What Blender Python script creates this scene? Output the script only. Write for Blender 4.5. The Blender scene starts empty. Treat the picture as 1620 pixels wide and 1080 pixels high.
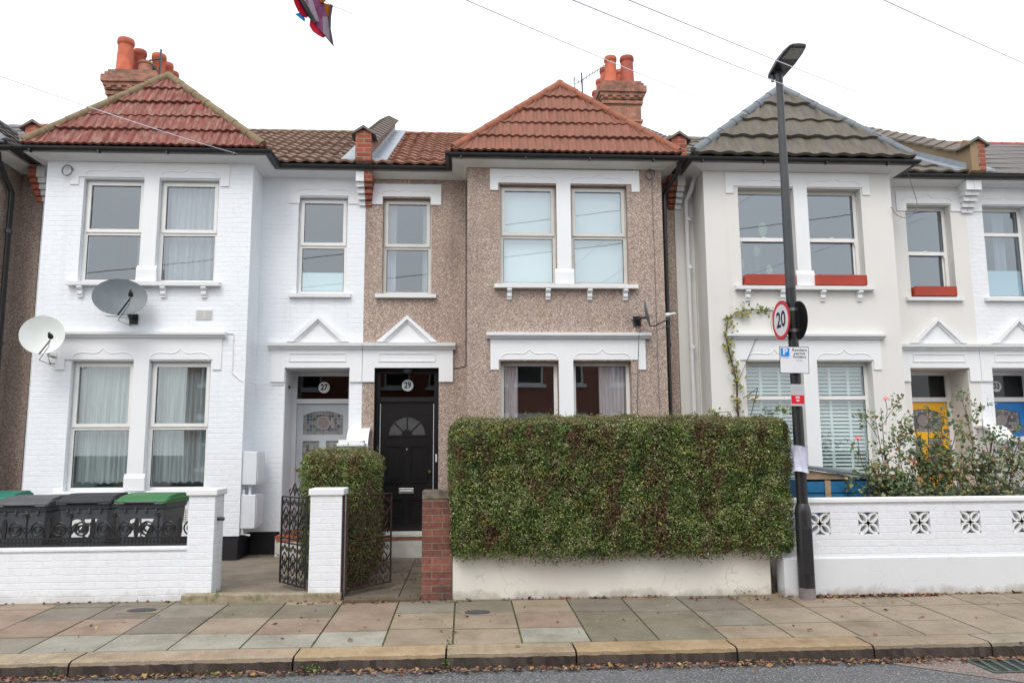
import bpy, math, random
import numpy as np
from mathutils import Vector, Matrix
R_ = math.radians
rnd = random.Random(7)
scene = bpy.context.scene
col = scene.collection

# ---------------------------------------------------------------- camera
def cam_setup():
    pitch, yaw, roll = R_(7.8), R_(3.43), -0.006
    cy, sy, cp, sp = math.cos(yaw), math.sin(yaw), math.cos(pitch), math.sin(pitch)
    f = Vector((sy*cp, cy*cp, sp)); r = Vector((cy, -sy, 0)); u = r.cross(f)
    c, s = math.cos(roll), math.sin(roll)
    r2 = r*c + u*s; u2 = u*c - r*s
    cd = bpy.data.cameras.new('camera'); cd.sensor_width = 36; cd.lens = 1250/1620*36
    cd.clip_start = 0.05; cd.clip_end = 3000
    o = bpy.data.objects.new('camera', cd); col.objects.link(o)
    m = Matrix((r2, u2, -f)).transposed().to_4x4(); m.translation = (0, 0, 1.6)
    o.matrix_world = m; scene.camera = o
cam_setup()

# ---------------------------------------------------------------- sky, sun, exposure
world = bpy.data.worlds.new("World"); scene.world = world; world.use_nodes = True
nt = world.node_tree; nt.nodes.clear()
SUN_EL, SUN_AZ = R_(52), R_(200)      # azimuth of the sun, clockwise from +y
sky = nt.nodes.new('ShaderNodeTexSky'); sky.sky_type = 'NISHITA'; sky.sun_disc = False
sky.sun_elevation = SUN_EL; sky.sun_rotation = SUN_AZ; sky.air_density = 1.0; sky.dust_density = 4.0
b1 = nt.nodes.new('ShaderNodeBackground'); b1.inputs[1].default_value = 0.06
b2 = nt.nodes.new('ShaderNodeBackground'); b2.inputs[0].default_value = (0.97, 0.985, 1.0, 1); b2.inputs[1].default_value = 1.12
ad = nt.nodes.new('ShaderNodeAddShader'); wo = nt.nodes.new('ShaderNodeOutputWorld')
nt.links.new(sky.outputs[0], b1.inputs[0]); nt.links.new(b1.outputs[0], ad.inputs[0])
nt.links.new(b2.outputs[0], ad.inputs[1]); nt.links.new(ad.outputs[0], wo.inputs[0])
sl = bpy.data.lights.new('sun', 'SUN'); sl.energy = 1.0; sl.angle = R_(25); sl.color = (1, 0.97, 0.93)
so = bpy.data.objects.new('sun', sl); col.objects.link(so); so.location = (-8, -20, 30)
sd = Vector((math.sin(SUN_AZ)*math.cos(SUN_EL), math.cos(SUN_AZ)*math.cos(SUN_EL), math.sin(SUN_EL)))
so.rotation_euler = sd.to_track_quat('Z', 'Y').to_euler()
vs = scene.view_settings; vs.view_transform = 'Standard'; vs.look = 'None'; vs.exposure = 0.2; vs.gamma = 1
scene.cycles.max_bounces = 8; scene.cycles.transparent_max_bounces = 16
scene.cycles.use_denoising = True

# ---------------------------------------------------------------- materials
def sc(r, g, b):                       # sRGB 0-255 to linear
    return tuple(((v/255+.055)/1.055)**2.4 if v > 10 else v/255/12.92 for v in (r, g, b))
class N:
    def __init__(s, name):
        s.m = bpy.data.materials.new(name); s.m.use_nodes = True; s.t = s.m.node_tree
        s.b = s.t.nodes['Principled BSDF']; s.out = s.t.nodes['Material Output']
    def n(s, t, **k):
        x = s.t.nodes.new(t)
        for a, v in k.items(): setattr(x, a, v)
        return x
    def l(s, a, b): s.t.links.new(a, b)
    def co(s):
        if not hasattr(s, '_c'): s._c = s.n('ShaderNodeTexCoord')
        return s._c.outputs['Object']
    def noise(s, scale, detail=4, vec=None, rough=.55):
        x = s.n('ShaderNodeTexNoise'); x.inputs['Scale'].default_value = scale
        x.inputs['Detail'].default_value = detail; x.inputs['Roughness'].default_value = rough
        s.l(vec if vec else s.co(), x.inputs['Vector']); return x.outputs['Fac']
    def ramp(s, fac, stops):
        x = s.n('ShaderNodeValToRGB'); e = x.color_ramp.elements
        while len(e) < len(stops): e.new(.5)
        for i, (p, c) in enumerate(stops): e[i].position = p; e[i].color = (*c, 1) if len(c) == 3 else c
        s.l(fac, x.inputs[0]); return x.outputs[0]
    def mix(s, fac, a, b, mode='MIX'):
        x = s.n('ShaderNodeMix', data_type='RGBA', blend_type=mode)
        for i, v in ((0, fac), (6, a), (7, b)):
            if isinstance(v, (int, float)): x.inputs[i].default_value = v
            elif isinstance(v, tuple): x.inputs[i].default_value = (*v, 1)
            else: s.l(v, x.inputs[i])
        return x.outputs[2]
    def math(s, op, a, b=0.):
        x = s.n('ShaderNodeMath', operation=op)
        for i, v in ((0, a), (1, b)):
            if isinstance(v, (int, float)): x.inputs[i].default_value = v
            else: s.l(v, x.inputs[i])
        return x.outputs[0]
    def bump(s, h, strength=.5, dist=.01):
        x = s.n('ShaderNodeBump'); x.inputs['Strength'].default_value = strength
        x.inputs['Distance'].default_value = dist; s.l(h, x.inputs['Height'])
        if s.b.inputs['Normal'].links: s.l(s.b.inputs['Normal'].links[0].from_socket, x.inputs['Normal'])
        s.l(x.outputs[0], s.b.inputs['Normal'])
    def wallvec(s, wob=0):             # (x+y, z): runs round corners
        sep = s.n('ShaderNodeSeparateXYZ'); s.l(s.co(), sep.inputs[0])
        c = s.n('ShaderNodeCombineXYZ'); s.l(s.math('ADD', sep.outputs[0], sep.outputs[1]), c.inputs[0])
        s.l(sep.outputs[2] if not wob else s.math('ADD', sep.outputs[2], s.math('MULTIPLY', s.noise(4, 3), wob)), c.inputs[1]); return c.outputs[0]
    def set(s, color=None, rough=None, metal=None, spec=None):
        if color is not None:
            if isinstance(color, tuple): s.b.inputs['Base Color'].default_value = (*color, 1)
            else: s.l(color, s.b.inputs['Base Color'])
        if rough is not None: s.b.inputs['Roughness'].default_value = rough
        if metal is not None: s.b.inputs['Metallic'].default_value = metal
        if spec is not None: s.b.inputs['Specular IOR Level'].default_value = spec
        return s
def streaks(n, base, c, amt=.35, lo=.52, sc_=(5, 5, .35)):
    mp = n.n('ShaderNodeMapping'); mp.inputs['Scale'].default_value = sc_; n.l(n.co(), mp.inputs[0])
    m = n.math('MULTIPLY', n.ramp(n.noise(1, 6, mp.outputs[0], .65), [(lo, (0, 0, 0)), (lo+.2, (1, 1, 1))]), n.ramp(n.noise(.7, 3), [(.4, (0, 0, 0)), (.6, (amt,)*3)]))
    return n.mix(m, base, c)
def dk(c, f): return tuple(min(1, v*f) for v in c)
def plain(name, c, rough=.6, var=.12, scale=4, bump=.0, bscale=60, metal=0, spec=.5):
    n = N(name); f = n.noise(scale, 6)
    n.set(n.ramp(f, [(.3, dk(c, 1-var)), (.7, dk(c, 1+var*.6))]), rough, metal, spec)
    if bump: n.bump(n.noise(bscale, 5), bump, .006)
    return n.m
def bricktex(n, vec, mortar=.007, smooth=.2, w=.225, h=.075):
    x = n.n('ShaderNodeTexBrick'); n.l(vec, x.inputs['Vector'])
    x.inputs['Scale'].default_value = 1; x.inputs['Mortar Size'].default_value = mortar
    x.inputs['Mortar Smooth'].default_value = smooth; x.inputs['Brick Width'].default_value = w
    x.inputs['Row Height'].default_value = h; x.inputs['Color1'].default_value = (0, 0, 0, 1)
    x.inputs['Color2'].default_value = (1, 1, 1, 1); x.inputs['Mortar'].default_value = (.5, .5, .5, 1)
    return x
def painted_brick(name, c, dirt=.0):
    n = N(name); v = n.wallvec(.03); b = bricktex(n, v, .007, .9)
    big = n.noise(1.3, 6)
    base = n.ramp(big, [(.3, dk(c, .95)), (.65, c)])
    base = n.mix(n.math('MULTIPLY', b.outputs['Fac'], n.ramp(n.noise(2.2, 3), [(.4, (0, 0, 0)), (.6, (.22, .22, .22))])), base, dk(c, .8))
    # grey scuffs with a shape of their own
    base = n.mix(n.ramp(n.noise(5, 8, rough=.75), [(.62, (0, 0, 0)), (.75, (.35, .35, .35))]), base, dk(c, .8))
    base = streaks(n, base, dk(c, .72), .4)
    if dirt:
        sep = n.n('ShaderNodeSeparateXYZ'); n.l(n.co(), sep.inputs[0])
        z = n.math('SUBTRACT', 1.0, n.math('MULTIPLY', sep.outputs[2], 5))
        d = n.ramp(n.math('ADD', n.math('MULTIPLY', z, .6), n.noise(9, 6)), [(.75, (0, 0, 0)), (1., (dirt,)*3)])
        base = n.mix(d, base, (.3, .27, .22))
    n.set(base, .6)
    h = n.math('ADD', n.math('MULTIPLY', b.outputs['Fac'], n.math('MULTIPLY', n.noise(1.7, 3), -1.1)), n.math('MULTIPLY', n.noise(14, 5), 1.4))
    n.bump(h, .42, .012); n.bump(n.noise(60, 3), .15, .004); return n.m
def brick(name, c1, c2, c3, mortar=(.34, .31, .27), soot=0):
    n = N(name); v = n.wallvec(); b = bricktex(n, v, .006, .1)
    sp = n.n('ShaderNodeSeparateColor'); n.l(b.outputs['Color'], sp.inputs[0])
    c = n.ramp(sp.outputs[0], [(.1, c1), (.5, c2), (.9, c3)])
    c = n.mix(.5, c, n.ramp(n.noise(18, 6), [(.3, dk(c2, .6)), (.7, dk(c3, 1.2))]))
    c = n.mix(b.outputs['Fac'], c, mortar)
    if soot: c = n.mix(n.ramp(n.noise(3.5, 8, rough=.7), [(.42, (0, 0, 0)), (.62, (soot,)*3)]), c, (.05, .045, .04))
    n.set(c, .85); n.bump(n.math('ADD', n.math('MULTIPLY', b.outputs['Fac'], -1), n.math('MULTIPLY', n.noise(50, 4), .4)), .8, .012)
    return n.m
def pebble(name, k=1.0):
    n = N(name)
    v = n.n('ShaderNodeTexVoronoi'); v.inputs['Scale'].default_value = 88; v.inputs['Randomness'].default_value = 1
    n.l(n.co(), v.inputs['Vector'])
    sp = n.n('ShaderNodeSeparateColor'); n.l(v.outputs['Color'], sp.inputs[0])
    C = lambda *a: dk(sc(*a), k)
    c = n.ramp(sp.outputs[0], [(0, C(122, 100, 90)), (.2, C(156, 134, 121)), (.45, C(177, 156, 143)), (.65, C(189, 170, 157)), (.82, C(202, 187, 175)), (.97, C(228, 219, 210))])
    # slightly lighter and browner drifts of stones, a little grime
    c = n.mix(n.ramp(n.noise(.9, 5), [(.35, (0, 0, 0)), (.7, (.35, .35, .35))]), c, C(166, 145, 131))
    c = n.mix(n.ramp(n.noise(3.2, 7, rough=.7), [(.55, (0, 0, 0)), (.75, (.3, .3, .3))]), c, C(120, 102, 92))
    c = streaks(n, c, C(112, 96, 86), .55, .5)
    n.set(c, .9); n.bump(v.outputs['Distance'], .6, .01); return n.m
def render_wall(name, c, var=.05, crack=0):
    n = N(name); base = n.ramp(n.noise(1.1, 7), [(.3, dk(c, 1-var)), (.7, c)])
    base = n.mix(n.ramp(n.noise(4, 8, rough=.75), [(.6, (0, 0, 0)), (.8, (.3, .3, .3))]), base, dk(c, .82))
    base = streaks(n, base, dk(c, .78), .35)
    if crack:
        vo = n.n('ShaderNodeTexVoronoi', feature='DISTANCE_TO_EDGE'); vo.inputs['Scale'].default_value = 2.1
        w = n.n('ShaderNodeVectorMath', operation='ADD'); n.l(n.co(), w.inputs[0])
        nz = n.n('ShaderNodeTexNoise'); nz.inputs['Scale'].default_value = 5; n.l(n.co(), nz.inputs['Vector'])
        sc_ = n.n('ShaderNodeVectorMath', operation='SCALE'); sc_.inputs['Scale'].default_value = .35
        n.l(nz.outputs['Color'], sc_.inputs[0]); n.l(sc_.outputs[0], w.inputs[1]); n.l(w.outputs[0], vo.inputs['Vector'])
        m = n.math('MULTIPLY', n.ramp(vo.outputs['Distance'], [(0, (1, 1, 1)), (.012, (0, 0, 0))]), n.ramp(n.noise(2.5, 2), [(.45, (0, 0, 0)), (.6, (crack,)*3)]))
        base = n.mix(m, base, dk(c, .3))
        sep = n.n('ShaderNodeSeparateXYZ'); n.l(n.co(), sep.inputs[0])
        z = n.math('SUBTRACT', 1.0, n.math('MULTIPLY', sep.outputs[2], 7))
        d = n.ramp(n.math('ADD', n.math('MULTIPLY', z, .5), n.noise(7, 6)), [(.72, (0, 0, 0)), (1., (.7,)*3)])
        base = n.mix(d, base, (.36, .33, .27))
    n.set(base, .75); n.bump(n.noise(25, 6), .25, .006); return n.m
def tile_mat(name, c, c2, lichen, amt=.5, sc_=9):
    n = N(name)
    mp = n.n('ShaderNodeMapping'); mp.inputs['Scale'].default_value = (1.6, .35, .35); n.l(n.co(), mp.inputs[0])
    base = n.ramp(n.noise(sc_, 5, mp.outputs[0]), [(.3, c), (.7, c2)])
    base = n.mix(n.ramp(n.noise(11, 8, mp.outputs[0], .75), [(.46, (0, 0, 0)), (.64, (amt,)*3)]), base, lichen)
    base = n.mix(n.ramp(n.noise(30, 3, mp.outputs[0]), [(.55, (0, 0, 0)), (.7, (.4,)*3)]), base, dk(c, .45))
    base = n.mix(n.ramp(n.noise(6, 9, None, .8), [(.58, (0, 0, 0)), (.68, (.6,)*3)]), base, (.07, .065, .035))
    n.set(base, .85); n.bump(n.noise(70, 4), .3, .006); return n.m
def attr_mat(name, rough=.6, var=.25, nscale=30, bump=.2, trans=0, spec=.5):
    n = N(name); a = n.n('ShaderNodeAttribute', attribute_name='col')
    c = n.mix(n.ramp(n.noise(nscale, 6), [(.3, (1-var,)*3), (.7, (1, 1, 1))]), (0, 0, 0), a.outputs['Color'])
    n.set(c, rough, 0, spec)
    if bump: n.bump(n.noise(nscale*3, 4), bump, .005)
    if trans:
        t = n.n('ShaderNodeBsdfTranslucent'); n.l(c, t.inputs[0]); mx = n.n('ShaderNodeMixShader'); mx.inputs[0].default_value = trans
        n.l(n.b.outputs[0], mx.inputs[1]); n.l(t.outputs[0], mx.inputs[2]); n.l(mx.outputs[0], n.out.inputs[0])
    return n.m
def glass(name, refl=.13, tint=(.8, .86, .86), rough=.0):
    n = N(name); g = n.n('ShaderNodeBsdfGlossy'); g.inputs['Roughness'].default_value = rough; g.inputs['Color'].default_value = (.88, .95, 1, 1)
    t = n.n('ShaderNodeBsdfTransparent'); t.inputs['Color'].default_value = (*tint, 1)
    lw = n.n('ShaderNodeLayerWeight'); lw.inputs['Blend'].default_value = .25
    f = n.math('ADD', n.math('MULTIPLY', lw.outputs['Fresnel'], .35), refl)
    mx = n.n('ShaderNodeMixShader'); n.l(f, mx.inputs[0]); n.l(t.outputs[0], mx.inputs[1]); n.l(g.outputs[0], mx.inputs[2])
    bp = n.n('ShaderNodeBump'); bp.inputs['Strength'].default_value = .035; bp.inputs['Distance'].default_value = .01
    n.l(n.noise(1.5, 2), bp.inputs['Height']); n.l(bp.outputs[0], g.inputs['Normal'])
    n.l(mx.outputs[0], n.out.inputs[0]); n.t.nodes.remove(n.b); return n.m
def cloth(name, c, trans=.4, var=.2, vscale=(30, 30, 2)):
    n = N(name); mp = n.n('ShaderNodeMapping'); mp.inputs['Scale'].default_value = vscale; n.l(n.co(), mp.inputs[0])
    cc = n.ramp(n.noise(1, 4, mp.outputs[0]), [(.3, dk(c, 1-var)), (.7, dk(c, 1+var*.5))])
    n.set(cc, .9, 0, .1); t = n.n('ShaderNodeBsdfTranslucent'); n.l(cc, t.inputs[0])
    mx = n.n('ShaderNodeMixShader'); mx.inputs[0].default_value = trans
    n.l(n.b.outputs[0], mx.inputs[1]); n.l(t.outputs[0], mx.inputs[2]); n.l(mx.outputs[0], n.out.inputs[0]); return n.m

M = dict(
    brick_white=painted_brick('painted_brick', (.78, .82, .86)),
    brick_white_wall=painted_brick('painted_brick_garden', (.78, .81, .85), .3),
    brick_white33=painted_brick('painted_brick_warm', (.74, .77, .80)),
    white=render_wall('white_masonry_paint', (.79, .81, .83), .06),
    cream=plain('white_joinery_paint', (.76, .77, .74), .5, .07, 3),
    upvc=plain('upvc', (.76, .76, .74), .35, .04, 5),
    upvc_grey=plain('weathered_upvc', (.60, .59, .56), .4, .08, 6),
    black=plain('black_paint', (.006, .006, .007), .35, .3, 8, .1),
    blackgloss=plain('black_gloss_paint', (.006, .006, .007), .3, .3, 8),
    gutter=plain('black_plastic', (.014, .015, .017), .35, .3, 5),
    plinth=plain('black_plinth_paint', (.012, .012, .014), .6, .3, 6, .4),
    pebble=pebble('pebbledash', .86), pebble25=pebble('pebbledash_old', .66),
    smooth=render_wall('smooth_render', (.69, .685, .655)),
    smoothwhite=render_wall('smooth_white_trim', (.76, .78, .79)),
    lowwall=render_wall('cracked_render', (.74, .72, .66), .12, .4),
    wall31=painted_brick('painted_block', (.72, .75, .79), .6),
    plinth31=render_wall('painted_plinth', (.67, .70, .73), .08, .22),
    redbrick=brick('red_brick', sc(150, 70, 48), sc(172, 84, 60), sc(190, 104, 78)),
    pillarbrick=brick('pillar_brick', sc(84, 46, 42), sc(116, 62, 52), sc(146, 92, 78), (.22, .18, .13), .55),
    stackbrick=brick('chimney_brick', sc(134, 80, 64), sc(162, 102, 82), sc(184, 126, 102), (.30, .26, .20), .6),
    orangebrick=brick('orange_brick', sc(178, 84, 58), sc(190, 98, 68), sc(128, 62, 48), (.34, .31, .24), .25),
    oppbrick=brick('dark_red_brick', sc(128, 66, 50), sc(138, 74, 58), sc(148, 84, 66), (.25, .2, .16)),
    tile27=tile_mat('red_roof_tile', sc(104, 54, 48), sc(134, 74, 66), sc(172, 148, 130), .55),
    tile29=tile_mat('terracotta_tile', sc(122, 78, 64), sc(144, 95, 79), sc(112, 90, 72), .5),
    tile31=tile_mat('grey_brown_tile', sc(86, 82, 76), sc(110, 105, 98), sc(108, 98, 66), .4),
    tilemain27=tile_mat('brown_tile', sc(98, 74, 62), sc(132, 106, 92), sc(160, 144, 124), .4),
    tilemain29=tile_mat('orange_brown_tile', sc(104, 64, 52), sc(152, 104, 84), sc(164, 142, 122), .35),
    slate=tile_mat('grey_slate', sc(88, 84, 84), sc(116, 111, 110), sc(130, 126, 116), .3),
    ridge27=plain('lichened_ridge', sc(126, 110, 84), .9, .3, 12, .5),
    ridge29=plain('terracotta_ridge', sc(146, 90, 68), .85, .25, 10, .4),
    lead=plain('lead_flashing', sc(150, 158, 166), .5, .2, 6, .2),
    leadblue=plain('blue_lead', sc(104, 112, 118), .5, .15, 6, .2),
    capstone=plain('grey_cap_tile', sc(112, 104, 96), .9, .25, 12, .5),
    tanrender=render_wall('tan_render', sc(150, 128, 98), .25),
    pot=plain('terracotta_pot', sc(184, 98, 70), .8, .3, 6, .3),
    potred=plain('red_pot', sc(160, 82, 64), .8, .3, 6, .3),
    glass=glass('window_glass', .17, (.86, .92, .94)), glass31=glass('blue_window_glass', .205, (.7, .8, .88)),
    glass29=glass('reflective_window_glass', .16, (.93, .95, .95)), glassbright=glass('bright_window_glass', .24, (.90, .98, .99)), glassdark=glass('fanlight_glass', .035, (.35, .33, .3)),
    plaster=plain('interior_plaster', (.42, .43, .42), .9, .05),
    darkroom=plain('dark_room', (.09, .08, .075), .9, .2),
    net=cloth('net_curtain', (.70, .77, .75), .35, .42, (42, 42, 1.2)),
    netwhite=cloth('white_net_curtain', (.56, .58, .59), .3, .15),
    drape=cloth('mauve_grey_curtain', (.82, .78, .81), .3, .2),
    skybacking=cloth('painted_sky_reflection', (.76, .83, .83), .3, .04, (1, 1, 1)),
    frost=plain('frosted_film', (.55, .66, .66), .6, .05, 2),
    shutter=plain('pale_green_shutter', (.68, .75, .71), .5, .05, 4),
    terr=plain('red_trough_plastic', sc(168, 62, 44), .55, .1, 5),
    greydoor=plain('pale_grey_door', (.44, .48, .51), .4, .05, 4),
    greyjoin=plain('pale_grey_frame', (.60, .62, .64), .45, .05, 4),
    yellow=plain('yellow_door', sc(238, 176, 18), .4, .06, 4), blue=plain('blue_door', sc(24, 116, 186), .4, .06, 4),
    steel=plain('brushed_steel', (.55, .55, .55), .35, .1, 8, metal=.8), brass=plain('brass', (.35, .22, .08), .35, .2, 8, metal=.9),
    iron=plain('wrought_iron', (.010, .010, .011), .45, .4, 20, .2), rust=plain('rusty_iron', sc(58, 34, 26), .85, .5, 18, .5),
    binbody=plain('charcoal_bin_plastic', (.075, .082, .09), .45, .2, 6, .1), binlid=plain('dark_bin_lid', (.03, .032, .036), .75, .2, 6, .1),
    binlidgrey=plain('faded_bin_lid', (.085, .088, .092), .55, .2, 6, .1), binlidgreen=plain('green_bin_lid', sc(50, 108, 60), .5, .12, 5, .1),
    binlidteal=plain('teal_bin_lid', sc(20, 110, 92), .5, .12, 5), meter=plain('meter_box_plastic', (.66, .70, .74), .4, .05, 4),
    dishgrey=plain('grey_dish', (.115, .14, .155), .45, .12, 8), dishwhite=plain('white_dish', (.58, .62, .60), .4, .06, 6),
    bark=plain('bark', (.055, .035, .022), .9, .4, 20, .6), leaf=attr_mat('leaf', .5, .3, 60, 0, .2, .22),
    slab=None, kerbm=None, litter=attr_mat('dead_leaf', .8, .3, 40, 0),
    signwhite=plain('sign_white', (.68, .70, .74), .4, .04, 5), signred=plain('sign_red', sc(206, 24, 44), .4, .05, 5), signblue=plain('sign_blue', sc(18, 130, 214), .4, .05, 5),
    signblack=plain('sign_black', (.012, .012, .014), .5, .1, 5), signgrey=plain('sign_grey', (.42, .46, .48), .5, .05, 5), signfade=plain('faded_print', (.42, .38, .44), .6, .1, 12),
    post=plain('black_post_paint', (.016, .016, .018), .35, .3, 6, .1), postgrey=plain('grey_post_paint', (.045, .05, .055), .4, .2, 5), postbase=plain('bare_post_base', sc(128, 118, 120), .7, .4, 9, .3),
    lens=plain('lamp_lens', (.22, .22, .20), .25, .15, 12), orange=plain('orange_label', sc(170, 100, 30), .5), bag=plain('pale_plastic', (.56, .58, .72), .35, .1, 14, .4),
    bluewood=plain('blue_planks', sc(26, 112, 162), .6, .35, 5, .3), rawwood=plain('raw_wood', sc(176, 150, 120), .8, .25, 8, .3),
    rose=plain('pink_petal', sc(240, 150, 146), .6, .2, 30), cable=plain('pale_cable', (.80, .80, .92), .6, .1), cabledark=plain('dark_cable', (.10, .10, .12), .6, .1),
    redplastic=plain('red_plastic', sc(196, 40, 34), .45, .1), stick=plain('bamboo', sc(196, 140, 92), .7, .2, 6),
    asphalt=None, purple=cloth('purple_film', sc(176, 120, 160), .6, .35, (6, 6, 6)), redfilm=cloth('red_film', sc(206, 52, 78), .5, .2, (6, 6, 6)),
    film_pale=cloth('pale_film', sc(196, 188, 200), .6, .2, (8, 8, 8)), film_orange=cloth('orange_film', sc(196, 120, 40), .5, .2, (8, 8, 8)), film_blue=cloth('blue_film', sc(40, 170, 230), .4, .1, (8, 8, 8)),
    drip=plain('cover_iron', (.075, .072, .066), .9, .4, 40, .6, spec=.2), grate=plain('gully_iron', sc(72, 86, 78), .6, .4, 18, .3),
    conc=plain('garden_concrete', sc(128, 118, 104), .9, .3, 3, .4), step=plain('white_step_paint', (.58, .57, .53), .7, .15, 8, .3), quarry=plain('quarry_tile', sc(160, 80, 50), .6, .2, 9), soil=plain('soil', (.06, .045, .03), .95, .4, 10, .6),
    film=plain('white_vinyl', (.70, .71, .70), .5, .03), greysq=plain('vent_plastic', (.62, .60, .58), .6, .05),
)
def asphalt():
    n = N('asphalt'); v = n.n('ShaderNodeTexVoronoi'); v.inputs['Scale'].default_value = 110; n.l(n.co(), v.inputs['Vector'])
    sp = n.n('ShaderNodeSeparateColor'); n.l(v.outputs['Color'], sp.inputs[0])
    c = n.ramp(sp.outputs[0], [(0, (.05, .052, .055)), (.6, (.10, .102, .107)), (.85, (.15, .15, .15)), (1, (.36, .35, .33))])
    c = n.mix(n.ramp(n.noise(.8, 6), [(.35, (0, 0, 0)), (.7, (.3, .3, .3))]), c, (.16, .16, .16))
    n.set(c, .8); n.bump(v.outputs['Distance'], .6, .008); return n.m
M['asphalt'] = asphalt()
def stone(name, moss, speck, gs, gum):
    n = N(name); a = n.n('ShaderNodeAttribute', attribute_name='col')
    c = n.mix(1, a.outputs['Color'], n.ramp(n.noise(2.2, 8, rough=.7), [(.28, (.60, .57, .50)), (.5, (.92, .90, .87)), (.72, (1.12, 1.12, 1.12))]), 'MULTIPLY')
    c = n.mix(1, c, n.ramp(n.noise(gs, 4, rough=.8), [(.3, (speck,)*3), (.55, (1, 1, 1)), (.75, (1.15, 1.15, 1.15))]), 'MULTIPLY')
    c = n.mix(n.ramp(n.noise(3.1, 9, rough=.8), [(.56, (0, 0, 0)), (.7, (moss,)*3)]), c, (.10, .11, .05))
    v = n.n('ShaderNodeTexVoronoi'); v.inputs['Scale'].default_value = 6; n.l(n.co(), v.inputs['Vector'])
    if gum: c = n.mix(n.ramp(v.outputs['Distance'], [(.06, (.5,)*3), (.09, (0, 0, 0))]), c, (.42, .40, .36))
    n.set(c, .8); n.bump(n.noise(gs, 6, rough=.7), .5, .006); n.bump(n.noise(9, 4), .3, .01); return n.m
def _th(name, c, moss):
    n = N(name); b = n.ramp(n.noise(6, 8, rough=.75), [(.3, dk(c, .55)), (.6, c), (.75, dk(c, 1.2))])
    n.set(n.mix(n.ramp(n.noise(9, 9, rough=.8), [(.5, (0, 0, 0)), (.62, (moss,)*3)]), b, (.09, .10, .04)), .9); n.bump(n.noise(30, 6, rough=.7), .8, .012); return n.m
M['slab'] = stone('paving_slab', .45, .8, 60, True); M['kerbm'] = stone('granite_kerb', .35, .6, 75, False)
def patchm():
    n = N('road_patch'); v = n.n('ShaderNodeTexVoronoi'); v.inputs['Scale'].default_value = 120; n.l(n.co(), v.inputs['Vector'])
    sp = n.n('ShaderNodeSeparateColor'); n.l(v.outputs['Color'], sp.inputs[0])
    n.set(n.ramp(sp.outputs[0], [(0, (.11, .08, .07)), (.6, (.19, .145, .125)), (1, (.33, .28, .25))]), .85); n.bump(v.outputs['Distance'], .5, .006); return n.m
M['patch'] = patchm()

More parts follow.
